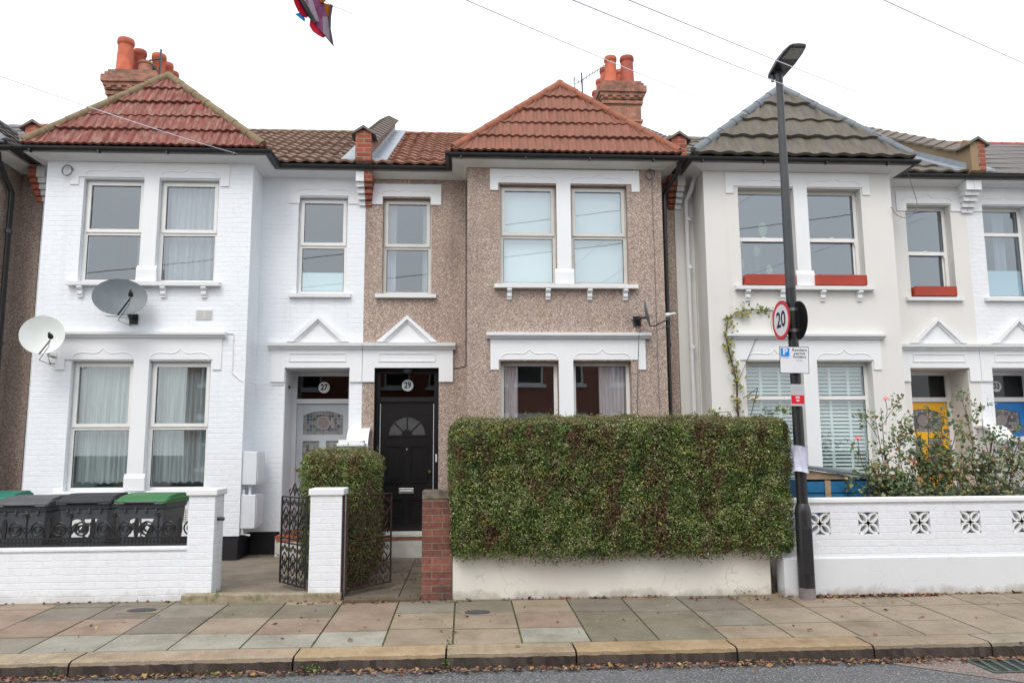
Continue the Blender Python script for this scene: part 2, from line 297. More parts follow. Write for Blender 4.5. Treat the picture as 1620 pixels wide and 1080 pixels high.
# ---------------------------------------------------------------- mesh helpers
WL = {}                                 # world position of every parent
class MB:
    def __init__(s): s.v = []; s.f = []; s.c = None
    def add(s, vs, fs, c=None):
        o = len(s.v); s.v += [tuple(v) for v in vs]; s.f += [tuple(i+o for i in f) for f in fs]
        if c is not None:
            if s.c is None: s.c = []
            s.c += [c]*len(fs)
        return s
    def box(s, x0, x1, y0, y1, z0, z1, c=None):
        x0, x1 = min(x0, x1), max(x0, x1)
        return s.add([(x0,y0,z0),(x1,y0,z0),(x1,y1,z0),(x0,y1,z0),(x0,y0,z1),(x1,y0,z1),(x1,y1,z1),(x0,y1,z1)],
              [(0,3,2,1),(4,5,6,7),(0,1,5,4),(1,2,6,5),(2,3,7,6),(3,0,4,7)], c)
    def prism(s, pts, a, b, c=None):     # polygon pts given as 3d points, extruded from a to b (vectors added)
        n = len(pts); A = [Vector(p)+Vector(a) for p in pts]; B = [Vector(p)+Vector(b) for p in pts]
        return s.add(A+B, [tuple(range(n))[::-1], tuple(range(n, 2*n))]+[(i,(i+1)%n,n+(i+1)%n,n+i) for i in range(n)], c)
    def tube(s, pts, r, k=8, c=None, caps=True):
        pts = [Vector(p) for p in pts]; n = len(pts); rs = r if isinstance(r, (list, tuple)) else [r]*n
        V = []; up = None
        for i, p in enumerate(pts):
            t = (pts[min(i+1, n-1)]-pts[max(i-1, 0)])
            if t.length < 1e-9: t = Vector((0, 0, 1))
            t.normalize()
            if up is None: up = Vector((0, 0, 1)) if abs(t.z) < .9 else Vector((1, 0, 0))
            a = t.cross(up)
            if a.length < 1e-6: a = t.orthogonal()
            a.normalize(); b = a.cross(t).normalized(); up = b
            V += [p+(a*math.cos(2*math.pi*j/k)+b*math.sin(2*math.pi*j/k))*rs[i] for j in range(k)]
        F = [(i*k+j, i*k+(j+1)%k, (i+1)*k+(j+1)%k, (i+1)*k+j) for i in range(n-1) for j in range(k)]
        if caps: F += [tuple(range(k))[::-1], tuple(range((n-1)*k, n*k))]
        return s.add(V, F, c)
    def lathe(s, prof, base=(0,0,0), axis=(0,0,1), k=16, caps=True):
        ax = Vector(axis).normalized(); a = ax.orthogonal().normalized(); b = ax.cross(a); base = Vector(base)
        V = [base+ax*h+(a*math.cos(2*math.pi*j/k)+b*math.sin(2*math.pi*j/k))*r for r, h in prof for j in range(k)]
        n = len(prof); F = [(i*k+j, i*k+(j+1)%k, (i+1)*k+(j+1)%k, (i+1)*k+j) for i in range(n-1) for j in range(k)]
        if caps: F += [tuple(range(k))[::-1], tuple(range((n-1)*k, n*k))]
        return s.add(V, F)
    def sweep(s, path, prof, sgn=1):     # path: (x,y) list; prof: (outward offset, z); outward = to the right of travel * sgn
        n = len(path); offs = []
        for i in range(n):
            ds = []
            for a, b in ((i-1, i), (i, i+1)):
                if 0 <= a and b < n:
                    d = Vector((path[b][0]-path[a][0], path[b][1]-path[a][1])).normalized(); ds.append(Vector((d.y, -d.x))*sgn)
            if len(ds) == 1: o = ds[0]
            else: o = (ds[0]+ds[1]); o = o/(o.dot(ds[0]))
            offs.append(o)
        m = len(prof); V = [(path[i][0]+offs[i].x*p[0], path[i][1]+offs[i].y*p[0], p[1]) for i in range(n) for p in prof]
        F = [(i*m+j, i*m+(j+1)%m, (i+1)*m+(j+1)%m, (i+1)*m+j) for i in range(n-1) for j in range(m)]
        F += [tuple(range(m)), tuple(range((n-1)*m, n*m))]
        return s.add(V, F)
    def profx(s, x0, x1, pts):           # polygon (y,z) extruded along x
        return s.prism([(0, y, z) for y, z in pts], (x0, 0, 0), (x1, 0, 0))
    def panel(s, x0, x1, z0, z1, yf, yb, holes=()):
        """wall slab facing -y with rectangular holes, reveals included"""
        xs = sorted({x0, x1, *[h[0] for h in holes], *[h[1] for h in holes]}); zs = sorted({z0, z1, *[h[2] for h in holes], *[h[3] for h in holes]})
        xs = [x for x in xs if x0 <= x <= x1]; zs = [z for z in zs if z0 <= z <= z1]
        def solid(i, j):
            if i < 0 or j < 0 or i >= len(xs)-1 or j >= len(zs)-1: return False
            cx, cz = (xs[i]+xs[i+1])/2, (zs[j]+zs[j+1])/2
            return not any(h[0] < cx < h[1] and h[2] < cz < h[3] for h in holes)
        for i in range(len(xs)-1):
            for j in range(len(zs)-1):
                if not solid(i, j): continue
                a, b, c, d = xs[i], xs[i+1], zs[j], zs[j+1]
                s.add([(a,yf,c),(b,yf,c),(b,yf,d),(a,yf,d)], [(0,1,2,3)]); s.add([(a,yb,c),(b,yb,c),(b,yb,d),(a,yb,d)], [(3,2,1,0)])
                if not solid(i-1, j): s.add([(a,yf,c),(a,yf,d),(a,yb,d),(a,yb,c)], [(0,1,2,3)])
                if not solid(i+1, j): s.add([(b,yf,c),(b,yf,d),(b,yb,d),(b,yb,c)], [(3,2,1,0)])
                if not solid(i, j-1): s.add([(a,yf,c),(b,yf,c),(b,yb,c),(a,yb,c)], [(3,2,1,0)])
                if not solid(i, j+1): s.add([(a,yf,d),(b,yf,d),(b,yb,d),(a,yb,d)], [(0,1,2,3)])
        return s
    def build(s, name, mat, parent=None, smooth=False, loc=None, bevel=0, label=None, fix=True):
        off = Vector(WL[parent.name]) if parent else Vector(loc or (0, 0, 0))
        me = bpy.data.meshes.new(name)
        me.from_pydata([(v[0]-off.x, v[1]-off.y, v[2]-off.z) for v in s.v], [], s.f)
        if s.c is not None and len(s.c) == len(s.f):
            at = me.attributes.new('col', 'FLOAT_COLOR', 'FACE'); arr = []
            for c in s.c: arr += [*c, 1]
            at.data.foreach_set('color', arr)
        me.materials.append(M[mat] if isinstance(mat, str) else mat)
        if fix:
            import bmesh
            bm = bmesh.new(); bm.from_mesh(me); bmesh.ops.remove_doubles(bm, verts=bm.verts, dist=1e-5)
            bmesh.ops.recalc_face_normals(bm, faces=bm.faces); bm.to_mesh(me); bm.free()
        if smooth:
            me.polygons.foreach_set('use_smooth', [True]*len(me.polygons))
            try: me.set_sharp_from_angle(angle=R_(40))
            except Exception: pass
        o = bpy.data.objects.new(name, me); col.objects.link(o)
        if parent: o.parent = parent; WL[o.name] = WL[parent.name]
        else: o.location = off; WL[o.name] = tuple(off)
        if bevel:
            b = o.modifiers.new('bevel', 'BEVEL'); b.width = bevel; b.segments = 2; b.limit_method = 'ANGLE'; b.angle_limit = R_(40)
        if label: o['label'] = label
        return o
def tag(o, label, cat=None, group=None, kind=None):
    if label: o['label'] = label
    if cat: o['category'] = cat
    if group: o['group'] = group
    if kind: o['kind'] = kind
    return o
def thing(name, label, cat, loc, group=None):
    o = bpy.data.objects.new(name, None); col.objects.link(o); o.location = loc; o.empty_display_size = .2
    WL[o.name] = tuple(loc); return tag(o, label, cat, group)
def struct(name, mb, mat, **k): return tag(mb.build(name, mat, **k), None, kind='structure')
def dup(root, loc, label, deep=True):
    r = root.copy(); col.objects.link(r); r.location = loc; r['label'] = label
    for ch in list(root.children):
        c = ch.copy(); col.objects.link(c); c.parent = r
        for g in list(ch.children):
            d = g.copy(); col.objects.link(d); d.parent = c
    return r
def text(s, size, o, ex, ey, depth=.002, bold=0., align='CENTER', sx=1.0):
    """lettering as an MB: o = anchor, ex/ey = directions of reading and up"""
    cu = bpy.data.curves.new('t', 'FONT'); cu.body = s; cu.size = size; cu.align_x = align; cu.align_y = 'CENTER'; cu.offset = bold; cu.resolution_u = 3
    ob = bpy.data.objects.new('t', cu); col.objects.link(ob); bpy.context.view_layer.update()
    me = bpy.data.meshes.new_from_object(ob.evaluated_get(bpy.context.evaluated_depsgraph_get()))
    ex, ey = Vector(ex).normalized(), Vector(ey).normalized(); nn = ex.cross(ey); o = Vector(o); mb = MB()
    mb.add([o+ex*v.co.x*sx+ey*v.co.y+nn*depth for v in me.vertices], [tuple(p.vertices) for p in me.polygons])
    bpy.data.objects.remove(ob); bpy.data.curves.remove(cu); bpy.data.meshes.remove(me); return mb

def slope(mb, O, ex, es, V, e0, e1, t0, t1, courses, pitch, amp, step, sub=6):
    """tiled plane: O origin, ex along eave, es up the slope; at height v the row runs from lerp(e0,t0) to lerp(e1,t1)"""
    O, ex, es = Vector(O), Vector(ex), Vector(es); n = ex.cross(es).normalized()
    if n.z < 0: n = -n
    lo, hi = min(e0, t0), max(e1, t1); du = pitch/sub; us = [lo+i*du for i in range(int((hi-lo)/du)+2)]
    def wave(u):
        t = (u/pitch) % 1
        return (amp*math.sin(math.pi*t/.66)**.8 if t < .66 else 0) if pitch < .19 else amp*(.5-.5*math.cos(2*math.pi*t))**.8
    for k in range(courses):
        rows = []
        kw = .006*math.sin(k*2.1)
        for v, h in ((V*k/courses, 0), (V*k/courses, step), (V*(k+1)/courses+.0, 0.004)):
            a = e0+(t0-e0)*v/V; b = e1+(t1-e1)*v/V
            rows.append([O+ex*min(max(u, a), b)+es*v+n*(h+wave(u)+.005*math.sin(u*2.3+k*1.9)+kw) for u in us])
        for q in range(2):
            A, B = rows[q], rows[q+1]; o = len(mb.v); mb.v += [tuple(p) for p in A+B]; m = len(us)
            for i in range(m-1):
                if (A[i+1]-A[i]).length < 1e-4 and (B[i+1]-B[i]).length < 1e-4: continue
                mb.f.append((o+i, o+i+1, o+m+i+1, o+m+i))
    return mb
def ridge(mb, p0, p1, r, seg=.33):
    p0, p1 = Vector(p0), Vector(p1); n = max(1, int((p1-p0).length/seg)); d = (p1-p0)/n
    for i in range(n): mb.tube([p0+d*i, p0+d*(i+1.04)], [r*1.08, r*.96], 10)
    return mb

# ---------------------------------------------------------------- houses
YF, YB, DEP = 12.4, 11.8, .25
BW = [(2.13, 3.01), (3.23, 4.12)]       # bay windows, u ranges
EZ = 6.06
def curtain(x0, x1, y, z0, z1, mat, label, amp=.02, n=8, cat='curtain', hem=0):
    mb = MB(); k = int((x1-x0)/.015)+2; top, bot = [], []
    ph = rnd.random()*6
    for i in range(k):
        x = x0+(x1-x0)*i/(k-1); yy = y+amp*math.sin(ph+2*math.pi*n*(x-x0)/(x1-x0)+.8*math.sin(9*x))
        hz = hem*abs(math.sin(x*26))
        top.append((x, yy, z1)); bot.append((x+.01*math.sin(x*40), yy+amp*.3, z0+hz))
    mb.add(bot+top, [(i, i+1, k+i+1, k+i) for i in range(k-1)])
    o = mb.build('curtain' if cat == 'curtain' else cat.replace(' ', '_'), mat, smooth=True, loc=((x0+x1)/2, y, z0), fix=False)
    return tag(o, label, cat, None)
def window(root, x0, x1, z0, z1, y, tz, kind='casement', fm='upvc', gm='glass', side=1, label=None):
    """window filling x0..x1, z0..z1; the transom or meeting rail is at tz"""
    w = .055; yf = y+(.10 if kind == 'casement' else .16); yb = yf+.07
    f = MB()
    if kind == 'none': tz = None
    f.box(x0, x0+w, yf, yb, z0, z1); f.box(x1-w, x1, yf, yb, z0, z1)
    f.box(x0+w, x1-w, yf, yb, z1-w, z1); f.box(x0+w, x1-w, yf-.004, yb, z0, z0+w*.8)
    if tz is not None:
        f.box(x0+w, x1-w, yf-.002, yb, tz-.03, tz+.03)
    s = MB()
    panes = []
    if kind == 'casement' and tz:
        q = .05; yq = yf-.022
        a, b, c, d = x0+.028, x1-.028, tz+.012, z1-.028
        s.box(a, a+q, yq, yf-.002, c, d); s.box(b-q, b, yq, yf-.002, c, d); s.box(a+q, b-q, yq, yf-.002, d-q, d); s.box(a+q, b-q, yq, yf-.002, c, c+q)
        panes = [(x0+w, x1-w, tz+.03, z1-w, yf+.012), (x0+w, x1-w, z0+w*.8, tz-.03, yf+.02)]
    elif kind == 'sash':
        q = .035
        s.box(x0+w, x1-w, yf+.01, yf+.05, tz-.02, tz+.025)
        f.box(x0+w, x0+w+.025, yf+.04, yb+.02, z0+.05, tz); f.box(x1-w-.025, x1-w, yf+.04, yb+.02, z0+.05, tz)
        for xx in (x0+w+.012, x1-w-.012): s.tube([(xx, yf+.0, tz-.02), (xx, yf-.01, tz-.09)], [.013, .006], 6)
        s.box((x0+x1)/2-.03, (x0+x1)/2+.03, yf-.006, yf+.012, tz+.012, tz+.04)
        panes = [(x0+w, x1-w, tz+.025, z1-w, yf+.02), (x0+w+.025, x1-w-.025, z0+w*.8, tz-.03, yf+.055)]
    elif kind == 'none': panes = [(x0+w, x1-w, z0+w*.8, z1-w, yf+.02)]
    else: panes = [(x0+w, x1-w, tz+.03, z1-w, yf+.02), (x0+w, x1-w, z0+w*.8, tz-.03, yf+.02)]
    wo_ = f.build('window', fm, root, label=label)
    if s.v: s.build('sash', fm, wo_)
    for a, b, c, d, yy in panes:
        MB().add([(a, yy, c), (b, yy, c), (b, yy, d), (a, yy, d)], [(0, 1, 2, 3)]).build('pane', gm, wo_)
        g = .008                       # dark gasket line round the pane
        gk = MB(); gk.box(a, a+g, yy-.006, yy-.002, c, d); gk.box(b-g, b, yy-.006, yy-.002, c, d); gk.box(a+g, b-g, yy-.006, yy-.002, d-g, d); gk.box(a+g, b-g, yy-.006, yy-.002, c, c+g)
        gk.build('gasket', 'signblack', wo_)
    return wo_
def ogee(mb, xc, z, y, w=.42, h=.13):
    pts = [(-1, 0), (-.97, .22), (-.86, .42), (-.7, .5), (-.5, .47), (-.3, .42), (-.15, .52), (-.05, .8), (0, 1)]
    P = [(xc+a*w, y, z+b*h) for a, b in pts]+[(xc-a*w, y, z+b*h) for a, b in pts[::-1][1:]]
    return mb.tube(P, .0075, 6)
def lintel(root, X, u0, u1, zt, zb, ze, ears, piers, y, mat, og):
    mb = MB(); lo, hi = sorted((X(u0), X(u1)))
    e = ears; yy = y-.018
    hs = [(lo+e, hi-e, ze-1, zb)]
    mb.panel(lo, hi, ze, zt, yy, y-.0005, [(lo+e, hi-e, ze, zb)])
    for a, b in piers: mb.box(a, b, yy, y-.0005, ze-.0, zb) if False else None
    o = mb.build('lintel', mat, root)
    for xc in og: ogee(MB(), xc, zb+.035, yy-.001).build('moulding', mat, o)
    return o
def corbel_console(mb, x, y, z, w=.07):
    pts = [(0, 0), (-.085, 0), (-.095, -.03), (-.075, -.055), (-.045, -.07), (-.06, -.095), (-.055, -.125), (-.03, -.145), (-.035, -.165), (0, -.18)]
    mb.prism([(0, y+a, z+b) for a, b in pts], (x-w/2, 0, 0), (x+w/2, 0, 0))
def house(num, x0, s, st):
    X = lambda u: x0+s*u
    Wd = st.get('width', 5.02); xa, xb = sorted((X(0), X(Wd)))
    bl, br = 1.63, 4.67
    root = thing(st['name'], st['label'], 'house', ((xa+xb)/2, YF, 0))
    trim = st['trim']; wm = st['wall']
    bayl, bayr = sorted((X(bl), X(br)))
    off = st.get('off', False)
    holes_bay = [] if off and s < 2 and st.get('nobay') else []
    for a, b in BW:
        lo, hi = sorted((X(a), X(b))); holes_bay += [(lo, hi, 4.10, 5.68), (lo, hi, 1.05, 2.92)]
    if st.get('nobay'): holes_bay = []
    plo, phi = sorted((X(.19), X(1.19))); slo, shi = sorted((X(.28), X(1.06)))
    wz = .4 if st.get('plinth') else 0
    w = MB()
    w.panel(bayl, bayr, wz, 5.98, YB, YB+DEP, holes_bay)
    ml = sorted((X(0), X(bl))); mr = sorted((X(br), X(Wd)))
    w.panel(ml[0], ml[1], wz, 5.98, YF, YF+DEP, [(plo, phi, wz, 2.88), (slo, shi, 4.06, 5.63)] if not st.get('nodoor') else [])
    w.panel(mr[0], mr[1], wz, 5.98, YF, YF+DEP)
    for xx, d in ((bayl, 1), (bayr, -1)): w.box(xx, xx+d*.22, YB+DEP+.0, YF+DEP+.1, wz, 5.98)
    w.build('wall', wm, root)
    if wz:
        p = MB(); p.box(bayl+.02, bayr-.02, YB+.02, YF+.2, -.02, wz)
        for a, b in (ml, mr):
            if a == ml[0]: p.box(a, plo, YF+.02, YF+.2, -.02, wz) if False else None
        p.box(phi, ml[1], YF+.02, YF+.2, -.02, wz) if s > 0 else p.box(ml[0], plo, YF+.02, YF+.2, -.02, wz)
        p.box(plo-.19, plo, YF+.02, YF+.2, -.02, wz) if s > 0 else p.box(phi, phi+.19, YF+.02, YF+.2, -.02, wz)
        p.build('plinth', 'plinth', root)
    # rooms behind the windows
    r = MB(); rm = 'plaster'
    r.box(xa+.06, xb-.06, 15.4, 15.5, 0, 5.9); r.box(xa+.01, xa+.06, YF+DEP, 15.5, 0, 5.9); r.box(xb-.06, xb-.01, YF+DEP, 15.5, 0, 5.9)
    r.box(xa+.06, xb-.06, YF+DEP, 15.4, 3.15, 3.3); r.box(xa+.06, xb-.06, YF+DEP, 15.4, 5.86, 5.9); r.box(xa+.06, xb-.06, YF+DEP, 15.4, .2, .3)
    r.box(bayl+.22, bayr-.22, YB+DEP, YF+DEP, 3.15, 3.3); r.box(bayl+.22, bayr-.22, YB+DEP, YF+DEP, 5.86, 5.9)
    xm = X(1.55); r.box(xm-.03, xm+.03, YF+DEP, 15.4, .3, 5.86)
    r.build('interior_wall', 'plaster', root)
    MB().box(xa+.01, xb-.01, 19.6, 19.75, 0, 6.0).build('rear_wall', wm, root)
    # roofs
    rt = MB(); L = math.hypot(3.9, 2.12); es = (0, 3.9/L, 2.12/L)
    slope(rt, (0, 12.08, EZ+.02), (1, 0, 0), es, L, xa, xb, xa, xb, st['mcourses'], st['mpitch'], st['mamp'], st['mstep'])
    slope(rt, (0, 19.9, EZ+.02), (1, 0, 0), (0, -3.9/L, 2.12/L), L, xa, xb, xa, xb, 8, .3, .01, .01, 3)
    ro = rt.build('roof', st['mtile'], root, fix=False)
    ridge(MB(), (xa, 15.98, 8.17), (xb, 15.98, 8.17), .07).build('ridge_tile', st['mridge'], ro, smooth=True)
    xc = (bayl+bayr)/2; e0, e1 = bayl-.24, bayr+.24; ap = (xc, 12.27, 7.52)
    fr, rise = 12.27-11.48, 7.52-EZ; Lf = math.hypot(fr, rise); hw = (e1-e0)/2; Ls = math.hypot(hw, rise)
    b = MB(); slope(b, (0, 11.48, EZ+.02), (1, 0, 0), (0, fr/Lf, rise/Lf), Lf, e0, e1, xc-.01, xc+.01, st['bcourses'], st['bpitch'], st['bamp'], st.get('bstep', .04), 8)
    yv = 12.08+(7.52-EZ)*3.9/2.12
    slope(b, (e0, 0, EZ+.02), (0, 1, 0), (hw/Ls, 0, rise/Ls), Ls, 11.48, 12.08, 12.27, yv, st['bcourses'], st['bpitch'], .01, .03)
    slope(b, (e1, 0, EZ+.02), (0, 1, 0), (-hw/Ls, 0, rise/Ls), Ls, 11.48, 12.08, 12.27, yv, st['bcourses'], st['bpitch'], .01, .03)
    bo = b.build('bay_roof', st['btile'], root, fix=False)
    h = MB(); rr = st.get('hipr', .075); up = rr*.35
    ridge(h, (e0+.03, 11.5, EZ+.05+up), (ap[0], ap[1], ap[2]+up+.02), rr); ridge(h, (e1-.03, 11.5, EZ+.05+up), (ap[0], ap[1], ap[2]+up+.02), rr)
    ridge(h, (ap[0], ap[1]-.03, ap[2]+up+.02), (xc, yv, 7.54+up), rr); h.build('hip_tile', st['bridge'], bo, smooth=True)
    # eaves: soffit and gutter
    path = [(xa, YF), (bayl, YF), (bayl, YB), (bayr, YB), (bayr, YF), (xb, YF)]
    MB().sweep(path, [(0, 5.94), (.03, 5.94), (.045, 5.955), (.21, 5.99), (.235, 5.99), (.235, 6.085), (0, 6.085)]).build('soffit', st['soffit'], root)
    gp = [(math.cos(a)*.052, math.sin(a)*.06) for a in [math.pi*(1+i/8) for i in range(9)]]
    MB().sweep(path, [(.293+a, 6.055+c) for a, c in gp]).build('gutter', 'gutter', root)
    if st.get('gclip', True):
        for xx in [bayl-.1+i*(bayr-bayl+.2)/3.3 for i in range(4)]: MB().box(xx-.012, xx+.012, 11.45, 11.52, 5.965, 6.0).build('gutter_bracket', 'gutter', root)
    # bay lintels, piers and sills
    if not st.get('nobay'):
        og = [(X(a)+X(b))/2 for a, b in BW]
        lo, hi = sorted((X(BW[0][1]), X(BW[1][0])))
        lintel(root, X, 1.98, 4.32, 5.92, 5.70, 5.58, .125, [], YB, trim, og)
        lintel(root, X, 1.98, 4.34, 3.27, 2.94, 2.79, .125, [], YB, trim, og)
        for z0_, z1_, zb_ in ((4.10, 5.70, 4.34), (1.05, 2.94, 1.29)):
            p = MB(); p.box(lo-.0, hi+.0, YB-.021, YB-.001, z0_, z1_-.001)
            p.profx(lo-.035, hi+.035, [(YB-.0, z0_), (YB-.05, z0_), (YB-.05, zb_-.06), (YB-.022, zb_), (YB-.0, zb_)]); p.build('pier', trim, root)
        sl_ = MB().profx(*sorted((X(2.04), X(4.24))), [(YB+.12, 4.03), (YB-.10, 4.03), (YB-.105, 4.085), (YB+.0, 4.105), (YB+.12, 4.105)]).build('window_sill', trim, root)
        for uu in (2.27, 2.86, 3.5, 4.05):
            c = MB(); corbel_console(c, X(uu), YB, 4.03); c.build('bracket', trim, sl_)
        MB().profx(*sorted((X(2.04), X(4.24))), [(YB+.12, .97), (YB-.08, .97), (YB-.085, 1.03), (YB+.12, 1.052)]).build('window_sill', trim, root)
        MB().profx(*sorted((X(1.92), X(4.42))), [(YB-.0, 3.26), (YB-.05, 3.26), (YB-.06, 3.285), (YB-.105, 3.30), (YB-.11, 3.335), (YB, 3.36)]).build('cornice', trim, root)
        for fl, (z0_, z1_, tz) in enumerate(((1.05, 2.92, st['gt']), (4.10, 5.68, st['ft']))):
            for a, bb in BW:
                l_, h_ = sorted((X(a), X(bb)))
                window(root, l_+.003, h_-.003, z0_+.003, z1_-.003, YB, tz, st['gkind'] if fl == 0 else st['fkind'], st.get('gframe', st['frame']) if fl == 0 else st['frame'], (st.get('gglass') if fl == 0 else st.get('fglass')) or st['glass'])
    if not st.get('nodoor'):
        lo, hi = slo, shi; xs = (lo+hi)/2
        lintel(root, X, .10, 1.21, 5.86, 5.65, 5.52, .17, [], YF, trim, [xs])
        MB().profx(lo-.10, hi+.08, [(YF+.1, 3.99), (YF-.07, 3.99), (YF-.075, 4.045), (YF+.1, 4.065)]).build('window_sill', trim, root)
        window(root, lo+.003, hi-.003, 4.063, 5.627, YF, st['st'], st['fkind'], st['frame'], st['glass'])
        # porch head, cornice, pediment
        pt = MB(); a, c = sorted((X(.004), X(1.41)))
        pt.panel(a, c, 2.66, 3.2, YF-.03, YF-.001, [(plo, phi, 2.66, 2.88)]); po = pt.build('porch_head', trim, root)
        fm_ = MB(); q0, q1 = plo+.06, phi-.06
        for (p0, p1, z0, z1) in ((q0, q1, 3.095, 3.108), (q0, q1, 2.975, 2.988), (q0, q0+.012, 2.988, 3.095), (q1-.012, q1, 2.988, 3.095)): fm_.box(p0, p1, YF-.042, YF-.029, z0, z1)
        fm_.build('panel_moulding', trim, po)
        MB().profx(*sorted((X(.004), X(1.45))), [(YF, 3.17), (YF-.06, 3.17), (YF-.07, 3.2), (YF-.12, 3.215), (YF-.13, 3.26), (YF, 3.28)]).build('cornice', trim, root)
        pc = (plo+phi)/2; t = MB(); wv = .48
        for sg in (-1, 1):
            P = [(pc+sg*wv, 0, 3.279), (pc, 0, 3.70), (pc, 0, 3.64), (pc+sg*(wv-.10), 0, 3.279)]; t.prism(P, (0, YF-.09, 0), (0, YF-.002, 0))
            P = [(pc+sg*(wv-.10), 0, 3.279), (pc, 0, 3.64), (pc, 0, 3.60), (pc+sg*(wv-.155), 0, 3.279)]; t.prism(P, (0, YF-.055, 0), (0, YF-.002, 0))
        t.prism([(pc-wv+.155, 0, 3.279), (pc+wv-.155, 0, 3.279), (pc, 0, 3.60)], (0, YF-.028, 0), (0, YF-.002, 0)); t.build('pediment', trim, root)
        # porch recess
        yd = st['yd']; v = MB()
        v.box(plo-.06, plo, YF+DEP, yd+.12, .3, 2.94); v.box(phi, phi+.06, YF+DEP, yd+.12, .3, 2.94); v.box(plo, phi, YF+DEP, yd+.12, 2.88, 2.94)
        if yd > YF+DEP: v.build('porch_wall', st['porchm'], root)
        lin = MB()
        lin.box(plo, plo+.012, YF+.004, yd, .36, 2.868); lin.box(phi-.012, phi, YF+.004, yd, .36, 2.868); lin.box(plo+.012, phi-.012, YF+.004, yd, 2.868, 2.88)
        lin.build('porch_lining', st['porchm'], root)
        sp = MB(); sp.box(plo, phi, YF-.28, yd+.1, -.02, .33); so_ = sp.build('doorstep', 'step', root); MB().box(plo+.02, phi-.02, YF-.289, YF-.281, .285, .31).build('tile_strip', 'quarry', so_)
        MB().box(plo, phi, YF-.30, yd+.05, .331, .362).build('tread', st.get('tread', 'quarry'), so_)
        door(root, num, plo+.012, phi-.012, yd, st)
    # corbelled brick ends under the eaves at both party walls
    for uu, km in ((0, st.get('corbel0', 'orangebrick')), (Wd, st.get('corbel1', 'orangebrick'))):
        if km is None: continue
        c = MB(); d = s if uu == 0 else -s; xx = X(uu)
        for i in range(5):
            z1_ = 5.98-(.16 if i else 0)-max(0, i-1)*.085; z0_ = z1_-(.16 if i == 0 else .075)
            c.box(xx+d*.003, xx+d*(.13-.008*i), YF-.26+.055*i, YF-.001, z0_, z1_)
        c.build('corbel', km, root)
    return root, X

